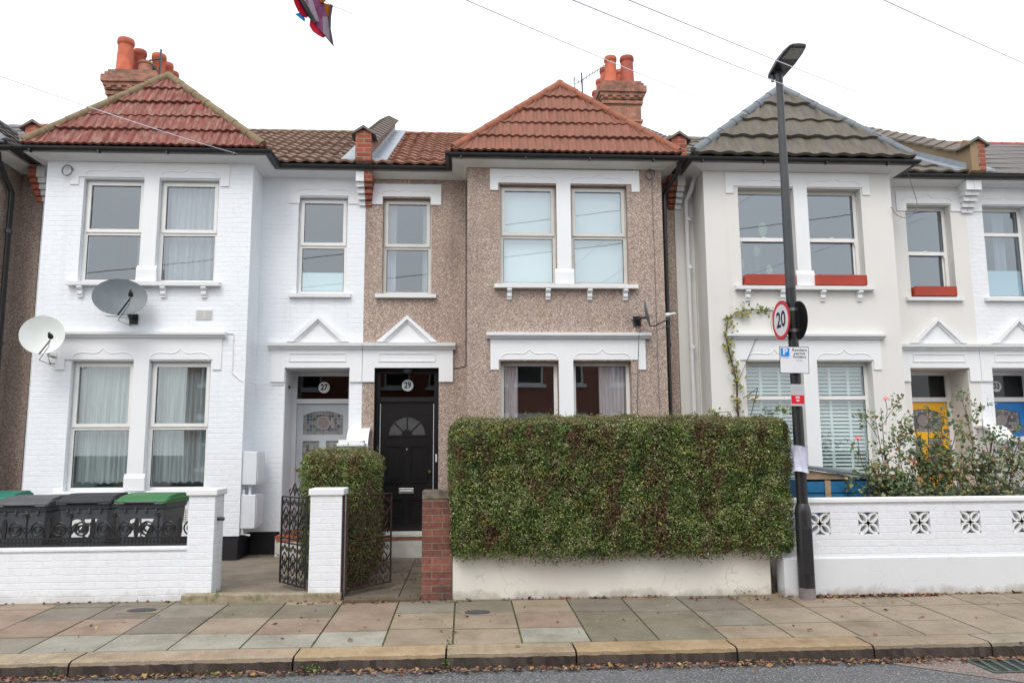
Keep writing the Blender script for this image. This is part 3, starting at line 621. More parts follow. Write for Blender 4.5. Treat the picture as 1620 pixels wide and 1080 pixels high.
def door(root, num, x0, x1, y, st):
    dm, fmat = st['door'], st['dframe']; z0, zt, zh = .365, 2.36, 2.865
    f = MB(); w = .065
    f.box(x0, x0+w, y-.03, y+.07, z0, zh); f.box(x1-w, x1, y-.03, y+.07, z0, zh); f.box(x0+w, x1-w, y-.03, y+.07, zh-.06, zh); f.box(x0+w, x1-w, y-.035, y+.07, zt, zt+.075)
    d0, d1 = x0+w+.004, x1-w-.004; fo = f.build('door_frame', fmat, root)
    MB().box(x0+w, x1-w, y+.01, y+.018, zt+.075, zh-.06).build('fanlight', 'glassdark', fo)
    cx = (x0+x1)/2+st.get('numdx', 0); zc = (zt+zh+.02)/2
    if num != '31':
     rd = MB().lathe([(.0, 0), (.092, 0), (.092, .003), (0, .003)], (cx, y+.008, zc), (0, -1, 0), 24, False)
     n_o = rd.build('number_disc', 'film' if num != '29' else 'signgrey', fo)
     text(num, .135, (cx, y+.003, zc), (1, 0, 0), (0, 0, 1), .0, .004, sx=.82).build('house_number', 'signblack', fo, fix=False)
    W = d1-d0; d = MB(); H0, H1 = z0+.01, zt-.005; yk = y+.005; holes = []; mc = (d0+d1)/2
    kind = st['dkind']
    if kind == 'edw':                   # glazed upper light over two tall lights
        holes = [(d0+.10, d1-.10, 1.86, 2.24), (d0+.10, mc-.055, 1.15, 1.76), (mc+.055, d1-.10, 1.15, 1.76)]
    elif kind == 'six': holes = []
    d.panel(d0, d1, H0, H1, yk, yk+.045, holes); do = d.build('door', dm, root)
    if kind == 'edw':
        # arched head of the top light
        a = MB(); n = 10; xa, xb = d0+.10, d1-.10
        for i in range(n):
            t0, t1 = i/n, (i+1)/n; g = lambda t: 2.24-.07*(2*t-1)**2-.0
            a.prism([(xa+(xb-xa)*t0, 0, g(t0)), (xa+(xb-xa)*t1, 0, g(t1)), (xa+(xb-xa)*t1, 0, 2.2401), (xa+(xb-xa)*t0, 0, 2.2401)], (0, yk+.001, 0), (0, yk+.04, 0))
        a.build('arched_rail', dm, do)
        cols = [(.26, .28, .28), (.13, .17, .20), (.14, .10, .08), (.10, .16, .13), (.26, .23, .20), (.34, .35, .34), (.09, .11, .16), (.18, .13, .13)]
        for (a0, a1, c0, c1) in holes:
            gl = MB(); nx = max(4, round((a1-a0)/.05)); nz = max(4, round((c1-c0)/.055)); cen = ((a0+a1)/2, (c0+c1)/2)
            for i in range(nx):
                for j in range(nz):
                    edge = i in (0, nx-1) or j in (0, nz-1)
                    cc = cols[rnd.choice([0, 0, 5, 4]) if edge else rnd.randrange(8)]
                    gl.box(a0+(a1-a0)*i/nx+.003, a0+(a1-a0)*(i+1)/nx-.003, yk+.018, yk+.024, c0+(c1-c0)*j/nz+.003, c0+(c1-c0)*(j+1)/nz-.003, cc)
            gl.build('leaded_light', attr_m('stained_glass'), do)
            ld = MB(); ld.box(a0, a1, yk+.025, yk+.03, c0, c1)
            r_ = min(a1-a0, c1-c0)*.26; ld.lathe([(r_, 0), (r_+.008, 0), (r_+.008, .012), (r_, .012), (r_, 0)], (cen[0], yk+.02, cen[1]), (0, -1, 0), 20, False)
            ld.build('lead_came', 'signgrey' if num == '27' else 'binlidgrey', do)
            MB().lathe([(0, .004), (r_, .004)], (cen[0], yk+.012, cen[1]), (0, -1, 0), 20, False).build('roundel', attr_const('roundel_glass', (.24, .2, .2)), do)
        MB().box(d0+.09, mc-.05, yk-.012, yk, .5, 1.05).box(mc+.05, d1-.09, yk-.012, yk, .5, 1.05).build('door_panel', dm, do, bevel=.006)
    else:
        # sunburst light over four raised panels
        r1, zc2 = .285, 1.84; g = MB(); n = 20
        pts = [(mc+r1*math.cos(math.pi*i/n), 0, zc2+r1*math.sin(math.pi*i/n)) for i in range(n+1)]
        g.prism(pts, (0, yk-.004, 0), (0, yk-.001, 0)); g.build('sunburst_glass', plainm('obscured_glass', (.075, .08, .08), .15), do)
        sb = MB()
        for i in range(n):
            a0, a1 = math.pi*i/n, math.pi*(i+1)/n
            sb.prism([(mc+r*math.cos(a), 0, zc2+r*math.sin(a)) for r, a in ((r1, a0), (r1+.025, a0), (r1+.025, a1), (r1, a1))], (0, yk-.014, 0), (0, yk-.001, 0))
            sb.prism([(mc+r*math.cos(a), 0, zc2+r*math.sin(a)) for r, a in ((0.001, a0), (.085, a0), (.085, a1), (0.001, a1))], (0, yk-.015, 0), (0, yk-.004, 0))
        for a in (45, 90, 135):
            sb.tube([(mc+r*math.cos(R_(a)), yk-.008, zc2+r*math.sin(R_(a))) for r in (.08, r1+.01)], .012, 6)
        sb.box(mc-r1-.025, mc+r1+.025, yk-.014, yk-.001, zc2-.025, zc2); sb.build('sunburst_bar', dm, do)
        p = MB()
        for (a, b) in ((d0+.09, mc-.05), (mc+.05, d1-.09)):
            for (c, e) in ((1.1, 1.68), (.5, .86)):
                for (q0, q1, q2, q3) in ((a, b, e-.02, e), (a, b, c, c+.02), (a, a+.02, c+.02, e-.02), (b-.02, b, c+.02, e-.02)): p.prism([(q0, 0, q2), (q1, 0, q2), (q1, 0, q3), (q0, 0, q3)], (0, yk-.018, 0), (0, yk-.001, 0))
                p.box(a+.06, b-.06, yk-.01, yk-.001, c+.06, e-.06)
        p.build('door_panel', dm, do)
        lb = MB(); lb.box(mc-.115, mc+.115, yk-.014, yk-.001, .94, 1.02); lb.box(mc-.10, mc+.10, yk-.022, yk-.015, .96, .985); lb.build('letterbox', 'steel', do, bevel=.004)
        MB().lathe([(0, 0), (.012, 0), (.012, .006), (0, .006)], (mc, yk-.001, 1.62), (0, -1, 0), 12, False).build('spyhole', 'steel', do)
        MB().lathe([(0, 0), (.02, 0), (.022, .01), (.01, .03), (.024, .045), (.02, .06), (0, .062)], (d1-.06, yk, 1.27), (0, -1, 0), 14, False).build('door_knob', 'brass', do, smooth=True)
        st_ = MB(); st_.box(d0-.004, d0+.008, y-.036, y-.031, .4, 2.33); st_.box(d1-.008, d1+.004, y-.036, y-.031, .4, 2.33); st_.build('draught_strip', 'signgrey', fo)
        MB().box(d1+.03, d1+.055, y-.045, y-.031, 1.42, 1.54).build('bell_push', 'signwhite', fo)
    if kind == 'edw':
        MB().lathe([(0, 0), (.028, 0), (.028, .008), (.012, .02), (0, .022)], (d0+.035, yk, 1.30), (0, -1, 0), 14, False).build('door_lock', 'brass', do)
        MB().lathe([(0, 0), (.02, 0), (.022, .01), (.01, .03), (.024, .045), (0, .06)], (d0+.035, yk, 1.0), (0, -1, 0), 14, False).build('door_knob', 'brass', do, smooth=True)
_am = {}
def attr_m(name):
    if name not in _am: _am[name] = attr_mat(name, .2, .25, 40, .1)
    return _am[name]
def attr_const(name, c):
    if name not in _am: _am[name] = plain(name, c, .2, .2, 20)
    return _am[name]
def plainm(name, c, r):
    if name not in _am: _am[name] = plain(name, c, r, .2, 10)
    return _am[name]

BIG = dict(bcourses=5, bpitch=.125, bamp=.023)
h29, X29 = house('29', -1.6, 1, dict(name='pebbledashed_house', label='pinkish brown pebbledashed terraced house with black front door and orange tiled bay roof',
    wall='pebble', trim='white', soffit='cream', frame='upvc_grey', glass='glass', gt=None, ft=4.87, st=4.83, gkind='none', fkind='casement',
    mtile='tilemain29', mridge='ridge29', mcourses=13, mpitch=.20, mamp=.03, mstep=.035, btile='tile29', bridge='ridge29', hipr=.066, **BIG,
    gglass='glass29', gframe='upvc', fglass='glassbright', tread='step', yd=12.60, porchm='black', door='blackgloss', dframe='black', dkind='sun', corbel0='orangebrick', corbel1='orangebrick'))
h27, X27 = house('27', -1.6, -1, dict(name='white_brick_house', label='white painted brick terraced house numbered 27 with lichened red bay roof and grey glazed door',
    wall='brick_white', trim='white', soffit='white', frame='upvc', glass='glass', gt=1.95, ft=4.86, st=4.84, gkind='casement', fkind='casement', plinth=True,
    mtile='tilemain27', mridge='ridge27', mcourses=14, mpitch=.2, mamp=.03, mstep=.035, btile='tile27', bridge='ridge27', hipr=.066, **BIG,
    yd=13.0, porchm='greyjoin', door='greydoor', dframe='greyjoin', dkind='edw', corbel0='white', corbel1='white'))
h31, X31 = house('31', 8.41, -1, dict(name='rendered_house', label='pale grey rendered terraced house with yellow front door and grey tiled bay roof', width=4.98,
    wall='smooth', trim='smoothwhite', soffit='smoothwhite', frame='upvc', glass='glass31', gglass='glass', gt=2.37, ft=4.88, st=4.83, gkind='fixed', fkind='sash',
    mtile='tile31', mridge='capstone', mcourses=9, mpitch=.3, mamp=.03, mstep=.03, btile='tile31', bridge='leadblue', hipr=.075, bcourses=4, bpitch=.30, bamp=.034, bstep=.06,
    yd=12.95, porchm='smooth', door='yellow', dframe='upvc', dkind='edw', corbel0='smoothwhite', corbel1='smoothwhite'))
h33, X33 = house('33', 8.41, 1, dict(name='white_brick_house', label='white painted brick terraced house numbered 33 with blue front door at right edge',
    wall='brick_white33', trim='smoothwhite', soffit='smoothwhite', frame='upvc', glass='glass31', gt=2.37, ft=5.1, st=5.17, gkind='fixed', fkind='fixed', nobay=True,
    mtile='slate', mridge='redclay', mcourses=22, mpitch=.25, mamp=.0, mstep=.008, btile='slate', bridge='leadblue', hipr=.05, bcourses=8, bpitch=.25, bamp=.0,
    yd=12.95, porchm='smoothwhite', door='blue', dframe='upvc', dkind='edw', corbel0='smoothwhite', corbel1='smoothwhite', numdx=-.045) | {'mridge': 'potred'})
h25, X25 = house('25', -11.63, 1, dict(name='pebbledashed_house', label='brown pebbledashed terraced house with slate roof and black downpipe at left edge',
    wall='pebble25', trim='white', soffit='cream', frame='upvc', glass='glass', gt=2, ft=4.87, st=4.8, gkind='casement', fkind='casement', nobay=True, nodoor=True,
    mtile='slate', mridge='leadblue', mcourses=22, mpitch=.25, mamp=.0, mstep=.008, btile='slate', bridge='leadblue', hipr=.05, bcourses=8, bpitch=.25, bamp=.0,
    yd=12.95, porchm='white', door='blue', dframe='upvc', dkind='edw', corbel0=None, corbel1='redbrick'))

# 31: band painted round the piers is smoother; party parapets with cap tiles
def parapet(root, x, brickm, sidem, w=.12, capm='capstone', q0=-1):
    prof = [(11.98, 6.09), (11.98, 6.58), (12.16, 6.68), (12.3, 6.52), (16.0, 8.48), (16.0, 8.0), (12.2, 6.03)]
    p = MB().profx(x-w, x+w, prof).build('parapet', sidem, root)
    if brickm != sidem: MB().box(x+w*q0-.003, x+w+.003, 11.972, 12.06, 6.10, 6.585).build('brick_end', brickm, p)
    c = MB(); n = 13
    P0, P1 = Vector((x, 12.28, 6.53)), Vector((x, 16.02, 8.50)); d = (P1-P0)/n; nn = Vector((0, -d.z, d.y)).normalized()
    for i in range(n):
        a = P0+d*i; b = a+d*1.03
        q = [a+Vector((-.19, 0, 0))+nn*.03, a+nn*.12, a+Vector((.19, 0, 0))+nn*.03, a+Vector((.19, 0, 0)), a+nn*.08, a+Vector((-.19, 0, 0))]
        c.prism(q, (0, 0, 0), tuple((b-a)-nn*.025))
    f = Vector((x, 11.93, 6.56)); q = [f+Vector(t) for t in ((-.19, 0, -.03), (0, 0, .10), (.19, 0, -.03), (.19, 0, -.06), (0, 0, .055), (-.19, 0, -.06))]
    c.prism(q, (0, 0, 0), (0, .38, .02)); c.build('cap_tile', capm, p)
    fl = MB()
    for sg in (-1, 1):
        fl.prism([(x+sg*(w+.004), 12.1, 6.12), (x+sg*(w+.24), 12.1, 6.12), (x+sg*(w+.24), 15.95, 8.215), (x+sg*(w+.004), 15.95, 8.215)], (0, 0, .0), (0, 0, .045))
        fl.prism([(x+sg*(w+.004), 12.1, 6.1), (x+sg*(w+.004), 12.1, 6.26), (x+sg*(w+.004), 15.95, 8.34), (x+sg*(w+.004), 15.95, 8.2)], (0, 0, 0), (sg*.006, 0, 0))
    fl.build('lead_flashing', 'lead', p)
parapet(h29, -1.6, 'orangebrick', 'stackbrick'); parapet(h31, 3.43, 'orangebrick', 'tanrender')
parapet(h33, 8.41, 'orangebrick', 'tanrender', q0=.1); parapet(h27, -6.62, 'redbrick', 'redbrick')

def chimney(root, x, y, ztop, w, dep, pots, body='stackbrick'):
    c = MB(); hw = w/2
    c.box(x-hw, x+hw, y, y+dep, 6.6, ztop-.62)
    c.box(x-hw-.03, x+hw+.03, y-.03, y+dep+.03, ztop-1.02, ztop-.97)
    z = ztop-.62
    for dx, dz in ((.035, .075), (.0, .02), (.05, .075), (.075, .075), (.11, .08), (.11, .06), (.06, .08), (.02, .06)):
        c.box(x-hw-dx, x+hw+dx, y-dx, y+dep+dx, z, z+dz-.001); z += dz
    for i in range(5): c.box(x-hw+.0+i*w/4.4, x-hw+.09+i*w/4.4, y-.085, y-.03, ztop-.50, ztop-.43)
    co = c.build('chimney', body, root)
    MB().lathe([(hw*1.05, 0), (hw*.8, .06), (0, .08)], (x, y+dep*.5, z-.001), (0, 0, 1), 4).build('flaunching', 'ridge27', co)
    for (px, py, h, r, m) in pots:
        MB().lathe([(r*1.12, 0), (r*1.15, .05), (r*1.02, .08), (r*.9, h*.82), (r*1.02, h*.85), (r*1.06, h*.93), (r*.98, h), (r*.8, h), (r*.78, h*.7)], (x+px, y+py, z), (0, 0, 1), 18).build('chimney_pot', m, co, smooth=True)
    return co
c29 = chimney(h29, 3.38, 16.05, 9.60, .82, 2.2, [(-.20, .2, .64, .135, 'pot'), (.17, .22, .66, .15, 'potred'), (-.22, .7, .62, .13, 'potred'), (.13, .78, .62, .13, 'pot'), (-.22, 1.25, .62, .13, 'pot'), (.13, 1.3, .6, .13, 'potred'), (-.22, 1.8, .6, .13, 'potred')])
c27 = chimney(h27, -6.53, 15.05, 9.115, .88, 2.2, [(-.24, .2, .73, .155, 'pot'), (-.12, .58, .70, .13, 'potred'), (.10, .36, .34, .14, 'stackbrick'), (.19, .78, .72, .14, 'pot'), (.21, 1.15, .72, .13, 'pot'), (.2, 1.5, .70, .13, 'potred')])

# ---- downpipes and small fittings of the houses
def pipe(root, pts, r, mat, name='downpipe', clips=()):
    o = MB().tube(pts, r, 10).build(name, mat, root, smooth=True)
    if clips:
        c = MB()
        for (x, y, z) in clips: c.lathe([(r+.012, -.03), (r+.012, .03)], (x, y, z), (0, 0, 1), 10)
        c.build('pipe_clip', mat, o)
pipe(h29, [(3.30, 11.58, 6.0), (3.30, 11.62, 5.86), (3.16, 11.98, 5.62), (3.16, 12.0, 5.5), (3.14, 12.0, .1)], .036, 'gutter', clips=[(3.15, 12.0, z) for z in (4.9, 3.2, 1.6)])
pipe(h25, [(-6.88, 11.58, 6.0), (-6.88, 11.62, 5.86), (-6.87, 12.0, 5.5), (-6.87, 12.0, .1)], .042, 'gutter', clips=[(-6.87, 12.0, z) for z in (4.9, 3.2, 1.9)])
pipe(h31, [(3.72, 12.10, 6.0), (3.66, 12.2, 5.75), (3.60, 12.3, 5.6), (3.62, 12.3, .3)], .036, 'smoothwhite', clips=[(3.62, 12.3, z) for z in (5.3, 4.5, 3.2)])
pipe(h31, [(3.80, 12.3, 5.85), (3.76, 12.33, 5.7), (3.74, 12.34, .3)], .018, 'smoothwhite')
# cracks/cables on facades
def cab(root, pts, r=.006, mat='cabledark', name='cable'): return MB().tube(pts, r, 5).build(name, mat, root)
cab(h29, [(-.19, YF-.012, 2.87), (.0, YF-.012, 2.90), (.012, YF-.012, 2.92), (.012, YF-.012, 5.9)], .006)
cab(h29, [(2.92, YB-.01, 5.9), (2.93, YB-.01, 2.0)], .004)
cab(h29, [(2.67, YB-.02, 3.4), (2.62, YB-.12, 3.3), (2.60, YB-.02, 2.5), (2.58, YB-.01, 1.6)], .006)
cab(h27, [(-3.6, YB-.01, 3.33), (-3.42, YB-.01, 3.33), (-3.42, YB-.01, 2.75), (-3.27, YB-.01, 2.62), (-3.235, YB+.3, 2.64), (-2.95, YF-.01, 2.62), (-2.8, YF-.01, 2.62)], .008, 'white')
cab(h27, [(-5.35, YB-.01, 3.68), (-5.28, YB-.01, 3.6), (-4.85, YB-.01, 3.57)], .007, 'white')
for hs, pts in ((h27, (-5.95, 5.78)), (h29, (2.88, 5.85))):      # coils of wire at the cable anchors
    cx, cz = pts; cab(hs, [(cx+.075*math.cos(a*.5), YB-.03-.002*a, cz+.085*math.sin(a*.5)) for a in range(28)], .005)
cab(h31, [(6.7, 11.7, 5.35)]+[(6.95+.22*math.cos(a), 11.75, 5.45+.25*math.sin(a)) for a in [math.pi*(1.1+i*.12) for i in range(9)]]+[(6.95, 11.6, 5.95)], .005)
vb = MB(); vb.box(-3.98, -3.745, YB-.016, YB-.001, 3.54, 3.68)
vo_ = vb.build('air_brick', 'greysq', h27); sl2 = MB()
for i in range(2):
    for j in range(9): sl2.box(-3.965+i*.115+.004, -3.965+i*.115+.10, YB-.018, YB-.0165, 3.552+j*.0135, 3.557+j*.0135)
sl2.build('slot', 'signgrey', vo_)
vb = MB().box(-4.22, -3.97, YB-.012, YB-.001, .62, .80).build('air_brick', 'greysq', h27); sl3 = MB()
for i in range(10):
    for j in range(5): sl3.box(-4.205+i*.0235, -4.193+i*.0235, YB-.014, YB-.0125, .64+j*.03, .655+j*.03)
sl3.build('slot', 'binbody', vb)
for k, (z0, z1) in enumerate(((1.12, 1.60), (.50, .98))):
    m_ = MB(); m_.box(-3.229, -3.02, 11.83, 12.25, z0, z1); mo = m_.build('meter_box', 'meter', h27, bevel=.008)
    MB().box(-3.018, -3.006, 11.85, 12.23, z0+.04, z1-.04).build('meter_door', 'meter', mo, bevel=.004)
pipe(h27, [(-3.12, 11.9, 1.12), (-3.12, 11.9, .98)], .02, 'meter', 'meter_pipe'); pipe(h27, [(-3.2, 11.86, 1.05), (-3.2, 11.86, .42), (-3.1, 11.9, .40)], .018, 'meter', 'meter_pipe')
MB().lathe([(0, 0), (.03, 0), (.03, .07), (.02, .08), (0, .08)], (-2.79, 12.7, 2.60), (0, -1, 0), 10, False).build('porch_lamp', 'black', h27)
MB().lathe([(0, 0), (.07, 0), (.08, -.03), (.05, -.06), (0, -.07)], (-.9, 12.5, 2.866), (0, 0, 1), 14, False).build('porch_lamp', 'binlidgrey', h29, smooth=True)

# ---- things in the windows
def wx(X, i): return sorted((X(BW[i][0]), X(BW[i][1])))
for i in (0, 1):
    a, b = wx(X27, i); sd_ = 'left' if i else 'right'
    curtain(a+.05, b-.05, YB+.24, 1.14, 2.88, 'net', 'striped lace net curtain in the %s ground floor bay window of white house 27' % sd_, .018, 11, hem=.03)
a, b = wx(X27, 0)
curtain(a+.05, b-.05, YB+.24, 4.14, 5.64, 'netwhite', 'white pleated curtain filling the upper bay window right of the grey satellite dish', .02, 9)
a, b = wx(X27, 1)
curtain(b-.15, b-.05, YB+.24, 4.14, 5.64, 'netwhite', 'narrow white curtain gathered at the edge of the upper left bay window, house 27', .012, 3)
for i in (0, 1):
    a, b = wx(X29, i)
    mb = MB().box(a+.02, b-.02, YB+.215, YB+.225, 4.12, 5.66)  # pale sheet behind the glass, its colour stands in for reflected sky
    tag(mb.build('sky_reflection_backing', 'skybacking', loc=((a+b)/2, YB+.22, 4.12)), 'pale blue white blind painting sky reflection into the %s upper bay window, pebbledashed house' % ('left', 'right')[i], 'backing')
a, b = wx(X29, 0); curtain(a+.05, a+.27, YB+.195, 1.1, 2.88, 'drape', 'mauve grey curtain drawn to the left of the ground floor window above the long hedge', .016, 4)
a, b = wx(X29, 1); curtain(a+.42, b-.05, YB+.195, 1.1, 2.88, 'drape', 'wide pale curtain at the right of the ground floor window above the long hedge', .016, 7)
a, b = sorted((X29(.28), X29(1.06)))
curtain(a+.05, a+.20, YF+.24, 4.1, 5.6, 'netwhite', 'thin white curtain on the left side of the small window over the black door', .012, 3)
curtain(b-.15, b-.05, YF+.24, 4.1, 5.6, 'netwhite', 'thin white curtain on the right side of the small window over the black door', .012, 3)
def film(root, x0, x1, y, z0, z1): MB().box(x0, x1, y, y+.004, z0, z1).build('privacy_film', 'frost', root)
a, b = sorted((X27(.28), X27(1.06))); film(h27, a+.058, b-.058, YF+.128, 4.11, 4.42)
a, b = sorted((X33(.28), X33(1.06))); film(h33, a+.058, b-.058, YF+.19, 4.11, 4.55)
ctn = curtain(X33(.28)+.35, X33(.28)+.55, YF+.3, 4.5, 5.6, 'netwhite', 'rumpled white curtain hanging behind the upper window of house 33', .03, 3)
for i in (0, 1):                        # shutters inside the ground floor windows of 31
    a, b = wx(X31, i); y = YB+.27
    t = thing('window_shutter', 'pale green louvred shutters inside the %s ground floor window of the rendered house' % ('right', 'left')[i], 'shutter', ((a+b)/2, y, 1.08))
    f = MB(); m = (a+b)/2
    cols_ = [a+.03, a+(b-a)*.36, a+(b-a)*.70, b-.03]
    for xx in cols_: f.box(xx-.022, xx+.022, y, y+.03, 1.09, 2.86)
    for k in range(3):
        f.box(cols_[k]+.022, cols_[k+1]-.022, y, y+.03, 2.83, 2.86); f.box(cols_[k]+.022, cols_[k+1]-.022, y, y+.03, 1.09, 1.14)
    f.build('shutter_frame', 'shutter', t)
    lv = MB()
    for k in range(3):
        z = 1.17
        while z < 2.82:
            lv.prism([(0, y-.012, z-.012), (0, y-.008, z-.016), (0, y+.034, z+.024), (0, y+.03, z+.028)], (cols_[k]+.023, 0, 0), (cols_[k+1]-.023, 0, 0)); z += .058
    lv.build('louvre', 'shutter', t)
# red window boxes
def trough(x0, x1, y, z, label):
    t = thing('window_box', label, 'window box', ((x0+x1)/2, y, z), 'red troughs on the sills of the rendered house')
    P = [(y-.075, z), (y+.075, z), (y+.09, z+.155), (y+.075, z+.155), (y+.06, z+.02), (y-.06, z+.02), (y-.075, z+.155), (y-.09, z+.155)]
    b_ = MB().profx(x0+.01, x1-.01, P); b_.box(x0, x0+.01, y-.085, y+.085, z, z+.15); b_.box(x1-.01, x1, y-.085, y+.085, z, z+.15); b_.build('trough', 'terr', t)
    MB().box(x0+.012, x1-.012, y-.064, y+.064, z+.09, z+.13).build('soil', 'soil', t)
a, b = wx(X31, 1); trough(a+.04, b-.07, YB-.005, 4.107, 'red trough on the upper bay sill of the rendered house, crossed by the lamp post')
a, b = wx(X31, 0); trough(a+.03, b-.03, YB-.005, 4.107, 'red trough on the upper bay sill of the rendered house, right of the pier')
a, b = sorted((X31(.28), X31(1.06))); trough(a+.03, b-.04, YF+.01, 4.067, 'red trough on the sill of the small upper window over the yellow door')
# plants seen behind the sash glass of 31
def houseplant(x, y, z, label, stems):
    t = thing('potted_plant', label, 'house plant', (x, y, z))
    MB().lathe([(.05, 0), (.07, .12), (.075, .12), (.06, .11), (0, .1)], (x, y, z), (0, 0, 1), 12).build('pot', 'signwhite', t)
    st_, lf = MB(), MB()
    for (dx, dz, sz) in stems:
        st_.tube([(x, y, z+.1), (x+dx*.5, y, z+dz*.6), (x+dx, y-.03, z+dz)], .008, 5)
        n = 10; P = [(x+dx+sz*.55*math.sin(2*math.pi*i/n), y-.04+.01*math.cos(4*math.pi*i/n), z+dz+sz*.3+sz*math.cos(2*math.pi*i/n)*.95) for i in range(n)]
        lf.add(P, [tuple(range(n))], (.45, .55, .30))
    st_.build('stem', 'leaf_stem', t); lf.build('leaves', 'leaf', t)
M['leaf_stem'] = plain('green_stem', (.10, .16, .06), .6)
a, b = wx(X31, 1); houseplant(a+.4, YB+.42, 4.12, 'leafy pot plant behind the upper left sash window of the rendered house', [(-.3, .35, .16), (.12, .95, .13), (-.32, .85, .1), (.2, .3, .09), (0, .6, .1)])

# ---------------------------------------------------------------- satellite dishes and aerial
def dish(c, nrm, rx, rz, wallp, dm, label, arm=.45):
    t = thing('satellite_dish', label, 'satellite dish', wallp)
    n = Vector(nrm).normalized(); up = Vector((0, 0, 1)); ex = up.cross(n).normalized(); ey = n.cross(ex).normalized(); c = Vector(c)
    V, F, K, Rg = [], [], 32, 7
    for side in (0, .012):
        for i in range(Rg+1):
            q = i/Rg
            for j in range(K):
                a = 2*math.pi*j/K; V.append(c+ex*math.cos(a)*rx*q+ey*math.sin(a)*rz*q+n*(.13*rx*(q*q-1)*1.3-side))
    m = K*(Rg+1)
    for o in (0, m):
        for i in range(Rg):
            for j in range(K): F.append((o+i*K+j, o+i*K+(j+1)%K, o+(i+1)*K+(j+1)%K, o+(i+1)*K+j))
    for j in range(K): F.append((Rg*K+j, Rg*K+(j+1)%K, m+Rg*K+(j+1)%K, m+Rg*K+j))
    MB().add(V, F).build('reflector', dm, t, smooth=True)
    bot = c-ey*rz*.95; lnb = c+n*arm-ey*rz*.45+ex*(.16 if rx > .25 else 0)
    MB().tube([bot-n*.02, bot+n*.05-ey*.03, lnb-ey*.06-n*.02], .012, 8).build('arm', 'gutter' if dm != 'dishwhite' else 'steel', t)
    MB().lathe([(.018, -.10), (.02, -.02), (.034, 0), (.034, .05), (0, .055)], lnb, tuple(-n), 12).build('receiver', 'binlid' if arm > .3 else 'dishwhite', t, smooth=True)
    b = MB(); w = Vector(wallp); back = c-n*(.19*rx+.02)-ey*rz*.3
    b.tube([w, w+Vector((0, -.12, 0)), back-n*.03, back+n*.02], .02, 8); b.box(w.x-.06, w.x+.06, w.y-.02, w.y, w.z-.09, w.z+.06)
    b.build('wall_bracket', 'gutter' if dm != 'dishwhite' else 'steel', t)
    MB().tube([lnb-ey*.05, lnb-ey*.16+n*.02, bot-ey*.10, w+Vector((-.02, -.03, -.12)), w+Vector((-.08, -.012, .02))], .005, 5).build('cable', 'cabledark', t)
dish((-4.93, 11.42, 3.80), (.32, -.90, .28), .36, .29, (-4.87, YB, 3.55), 'dishgrey', 'dark grey oval satellite dish fixed under the upper bay sill of the white house', .38)
dish((-5.93, 11.35, 3.24), (.30, -.93, .2), .285, .285, (-5.98, YB, 2.98), 'dishwhite', 'round white satellite dish on the left corner of the white house', .34)
dish((2.73, 11.52, 3.62), (.97, -.22, .16), .20, .20, (2.62, YB, 3.55), 'dishgrey', 'small grey satellite dish seen side on beside the black downpipe', .30)
t = thing('television_aerial', 'thin metal television aerial on a mast left of the chimney above the pebbledashed house', 'aerial', (2.62, 16.4, 8.1))
MB().tube([(2.62, 16.4, 7.9), (2.56, 16.4, 9.85)], .018, 6).build('mast', 'binlidgrey', t)
bm_ = MB(); p0, p1 = Vector((2.45, 16.4, 9.6)), Vector((3.15, 16.2, 10.0)); bm_.tube([p0, p1], .008, 5); ds_ = (p1-p0)
for i in range(12):
    q = p0+ds_*(.05+i*.085); bm_.tube([q+Vector((0, .12, -.05)), q-Vector((0, .12, -.05))], .004, 4); bm_.tube([q+Vector((0, 0, .04)), q-Vector((0, 0, .04))], .004, 4)
bm_.build('boom', 'binlidgrey', t)
rf = MB()
for dz in (-.14, -.07, .07, .14): rf.tube([(2.40, 16.25, 9.6+dz), (2.40, 16.6, 9.6+dz)], .005, 4)
rf.tube([(2.40, 16.4, 9.45), (2.40, 16.4, 9.75)], .006, 4); rf.tube([(2.40, 16.4, 9.6), (2.47, 16.4, 9.61)], .006, 4); rf.build('reflector', 'binlidgrey', t)
t = thing('chimney_cowl', 'small dark aerial bracket and metal cowl on top of the left chimney', 'cowl', (-6.38, 15.6, 9.2))
cw = MB().lathe([(.06, 0), (.06, .16), (.10, .17), (.10, .24), (.05, .27), (0, .28)], (-6.38, 15.6, 9.13), (0, 0, 1), 10); cw.build('cowl', 'postgrey', t)
MB().tube([(-6.22, 15.6, 9.1), (-6.22, 15.6, 9.75)], .02, 6).tube([(-6.45, 15.6, 9.5), (-6.2, 15.6, 9.55)], .018, 5).build('mast', 'postgrey', t)
